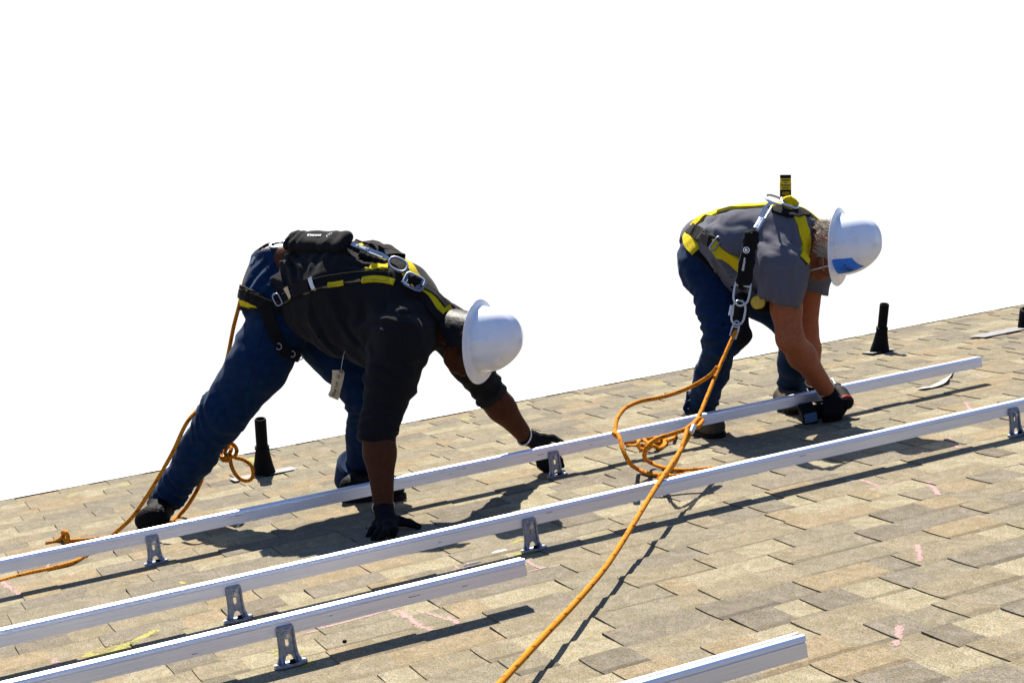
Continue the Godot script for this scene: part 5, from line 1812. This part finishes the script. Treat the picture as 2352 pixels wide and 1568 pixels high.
func ropes() -> void:
	var r := 0.0078
	# rope of the worker in black
	var a := thing("rope", "orange rope hanging behind the left worker's leg, knotted end on the shingles", "rope", on_roof(250, 1240))
	rope_part("strand", [at(588, 590, 5.76), at(574, 612, 5.8), at(560, 650, 5.84), at(549, 700, 5.86), at(536, 750, 5.87), at(518, 835, 5.87), at(496, 888, 5.84), at(470, 925, 5.8), at(430, 968, 5.72), at(395, 1040, 5.72), at(350, 1118, 5.7), at(302, 1188, 5.68), on_roof(250, 1236, 0.03), on_roof(235, 1252, 0.012), on_roof(170, 1290, 0.012), on_roof(115, 1306, 0.012), on_roof(60, 1318, 0.012), on_roof(-20, 1340, 0.012)], r, a)
	rope_part("strand", [on_roof(104, 1249, 0.012), on_roof(128, 1243, 0.014), on_roof(146, 1232, 0.03)], r, a)
	rope_part("strand", [on_roof(152, 1243, 0.012), on_roof(230, 1236, 0.012), on_roof(310, 1222, 0.012), on_roof(352, 1216, 0.012), on_roof(385, 1201, 0.012), on_roof(412, 1182, 0.02), at(440, 1146, 5.98), at(460, 1108, 5.97), at(468, 1078, 5.96), at(478, 1040, 5.95), at(500, 1010, 5.94)], r, a)
	rope_part("knot", [on_roof(146, 1228, 0.02), on_roof(143, 1222, 0.045), on_roof(152, 1224, 0.05), on_roof(155, 1236, 0.03), on_roof(152, 1248, 0.012), on_roof(148, 1238, 0.02), on_roof(141, 1232, 0.02)], r, a)
	var k := 5.9
	rope_part("knot", [at(516, 1010, k), at(524, 1020, k - 0.02), at(514, 1032, k), at(504, 1040, k), at(512, 1052, k - 0.03), at(526, 1042, k - 0.02), at(530, 1028, k), at(520, 1024, k + 0.02), at(508, 1034, k + 0.02), at(508, 1050, k), at(522, 1058, k - 0.02), at(530, 1050, k)], r, a)
	rope_part("strand", [at(527, 1052, k), at(533, 1076, k - 0.01), at(546, 1096, k - 0.01), at(562, 1104, k - 0.01), at(576, 1100, k), at(581, 1086, k), at(575, 1068, k), at(558, 1056, k), at(540, 1051, k), at(528, 1046, k)], r, a)
	rope_part("knot", [at(520, 1012, k), at(534, 1020, k - 0.02), at(543, 1034, k), at(538, 1046, k - 0.02), at(524, 1050, k - 0.03), at(516, 1040, k - 0.03), at(522, 1026, k)], r, a)
	# lifeline of the worker in grey
	var b := thing("rope", "taut orange lifeline from the right worker's harness down to the bottom edge, with loops", "rope", on_roof(1520, 1095))
	rope_part("strand", [at(1690, 760, 5.87), at(1650, 850, 5.72), at(1592, 985, 5.33), at(1500, 1130, 4.67), at(1400, 1290, 4.08), at(1330, 1375, 3.77), at(1250, 1460, 3.48), at(1150, 1568, 3.18), at(1100, 1625, 3.04)], r, b)
	rope_part("loop", [at(1648, 842, 5.66), at(1634, 860, 5.68), at(1600, 882, 5.72), at(1560, 900, 5.75), at(1520, 912, 5.77), at(1470, 922, 5.74), at(1436, 938, 5.66), at(1418, 962, 5.56), at(1413, 990, 5.47), at(1417, 1002, 5.38), at(1410, 994, 5.33), at(1422, 1002, 5.28), at(1430, 1030, 5.22), at(1442, 1056, 5.2), on_roof(1464, 1077, 0.03), on_roof(1490, 1088, 0.016), on_roof(1516, 1091, 0.014), on_roof(1550, 1093, 0.014), on_roof(1580, 1089, 0.013), on_roof(1640, 1080, 0.013)], r, b)
	rope_part("loop", [at(1604, 962, 5.36), at(1576, 985, 5.28), at(1546, 996, 5.28), at(1506, 1010, 5.27), at(1484, 1030, 5.26), at(1480, 1046, 5.26), on_roof(1494, 1062, 0.03), on_roof(1528, 1075, 0.016), on_roof(1570, 1080, 0.013), on_roof(1620, 1077, 0.013), on_roof(1680, 1070, 0.013), on_roof(1760, 1058, 0.013)], r, b)
	rope_part("knot", [at(1584, 1000, 5.26), at(1590, 982, 5.29), at(1601, 966, 5.34), at(1612, 962, 5.36), at(1611, 972, 5.33), at(1600, 981, 5.29), at(1590, 976, 5.28), at(1580, 985, 5.26), at(1574, 1005, 5.2), at(1562, 1038, 5.12), at(1548, 1066, 5.06), at(1534, 1084, 5.02), on_roof(1518, 1098, 0.04), on_roof(1506, 1108, 0.02)], r, b)
	rope_part("knot", [on_roof(1530, 1086, 0.05), on_roof(1516, 1094, 0.04), on_roof(1512, 1106, 0.02), on_roof(1522, 1098, 0.045), on_roof(1534, 1087, 0.06)], r, b)
	var tp := MB.new()
	tp.tube(PackedVector3Array([at(1595, 977, 5.27), at(1588, 993, 5.25)]), 0.0092, 8)
	part("taped_end", tp, M.rope_end, b)
	# bundle lying behind the rail
	rope_part("coil", [on_roof(1440, 1024, 0.012), on_roof(1470, 1024, 0.012), on_roof(1500, 1018, 0.014), on_roof(1536, 1012, 0.02), on_roof(1548, 1004, 0.02), on_roof(1544, 996, 0.02), on_roof(1520, 1000, 0.03)], r, b)
	rope_part("coil", [on_roof(1435, 1018, 0.012), on_roof(1470, 1012, 0.02), on_roof(1500, 1006, 0.03), on_roof(1520, 1010, 0.025), on_roof(1526, 1020, 0.014), on_roof(1510, 1026, 0.014), on_roof(1490, 1018, 0.03), on_roof(1478, 1008, 0.04)], r, b)
	rope_part("coil", [on_roof(1475, 1005, 0.03), on_roof(1466, 1018, 0.04), on_roof(1470, 1030, 0.02), on_roof(1484, 1032, 0.016), on_roof(1500, 1024, 0.03), on_roof(1512, 1030, 0.014), on_roof(1526, 1024, 0.012), on_roof(1530, 1008, 0.02)], r, b)
	rope_part("coil", [on_roof(1480, 1024, 0.035), on_roof(1496, 1014, 0.045), on_roof(1516, 1004, 0.04), on_roof(1524, 998, 0.03)], r, b)

func scraps() -> void:
	# a torn plastic strip, paper flecks and a pebble
	var p := thing("plastic_strip", "twisted whitish plastic strip lying below the end of the upper rail", "strip", on_roof(2150, 880))
	var c := curve([on_roof(2116, 890, 0.01), on_roof(2136, 889, 0.012), on_roof(2156, 882, 0.018), on_roof(2176, 868, 0.014), on_roof(2190, 856, 0.012)], 0.01)
	var mb := MB.new()
	for i in c.size() - 1:
		var t := (c[i + 1] - c[i]).normalized()
		var u0 := float(i) / c.size()
		var u1 := float(i + 1) / c.size()
		var s := t.cross(Vector3.UP).normalized()
		var w0 := (s * cos(u0 * 1.3) + Vector3.UP * sin(u0 * 1.3) * 0.3) * lerpf(0.03, 0.012, u0)
		var w1 := (s * cos(u1 * 1.3) + Vector3.UP * sin(u1 * 1.3) * 0.3) * lerpf(0.03, 0.012, u1)
		mb.quad(c[i] - w0, c[i] + w0, c[i + 1] + w1, c[i + 1] - w1, Vector3.UP)
		mb.quad(c[i] - w0 - Vector3(0, 0.001, 0), c[i] + w0 - Vector3(0, 0.001, 0), c[i + 1] + w1 - Vector3(0, 0.001, 0), c[i + 1] - w1 - Vector3(0, 0.001, 0), Vector3.DOWN)
	part("strip", mb, M.plastic_strip, p)
	for e in [[1147, 1266, 0.05, "white paper scrap beside the bracket with yellow paint"], [1084, 1296, 0.06, "white paper scrap beside the faint pink chalk, just above the left rail"]]:
		var q := thing("paper_scrap", e[3], "scrap", on_roof(e[0], e[1]), "white paper scraps on the shingles")
		var m2 := MB.new()
		var ctr := on_roof(e[0], e[1], 0.014)
		m2.prism(PackedVector2Array([Vector2(-e[2] * 0.5, -0.006), Vector2(e[2] * 0.1, -0.01), Vector2(e[2] * 0.5, -0.004), Vector2(e[2] * 0.45, 0.006), Vector2(-e[2] * 0.1, 0.008), Vector2(-e[2] * 0.45, 0.004)]), ctr, Vector3.RIGHT, V(0, 1, 0), Vector3(0, 0.0012, 0))
		part("paper", m2, M.strap_white, q)
	var st := thing("pebble", "small black pebble on the shingles right of the nearest bracket", "pebble", on_roof(791, 1473))
	var pm := MB.new()
	pm.ball(on_roof(791, 1473, 0.016), Basis(), Vector3(0.006, 0.005, 0.007), 6)
	part("stone", pm, M.rubber, st)
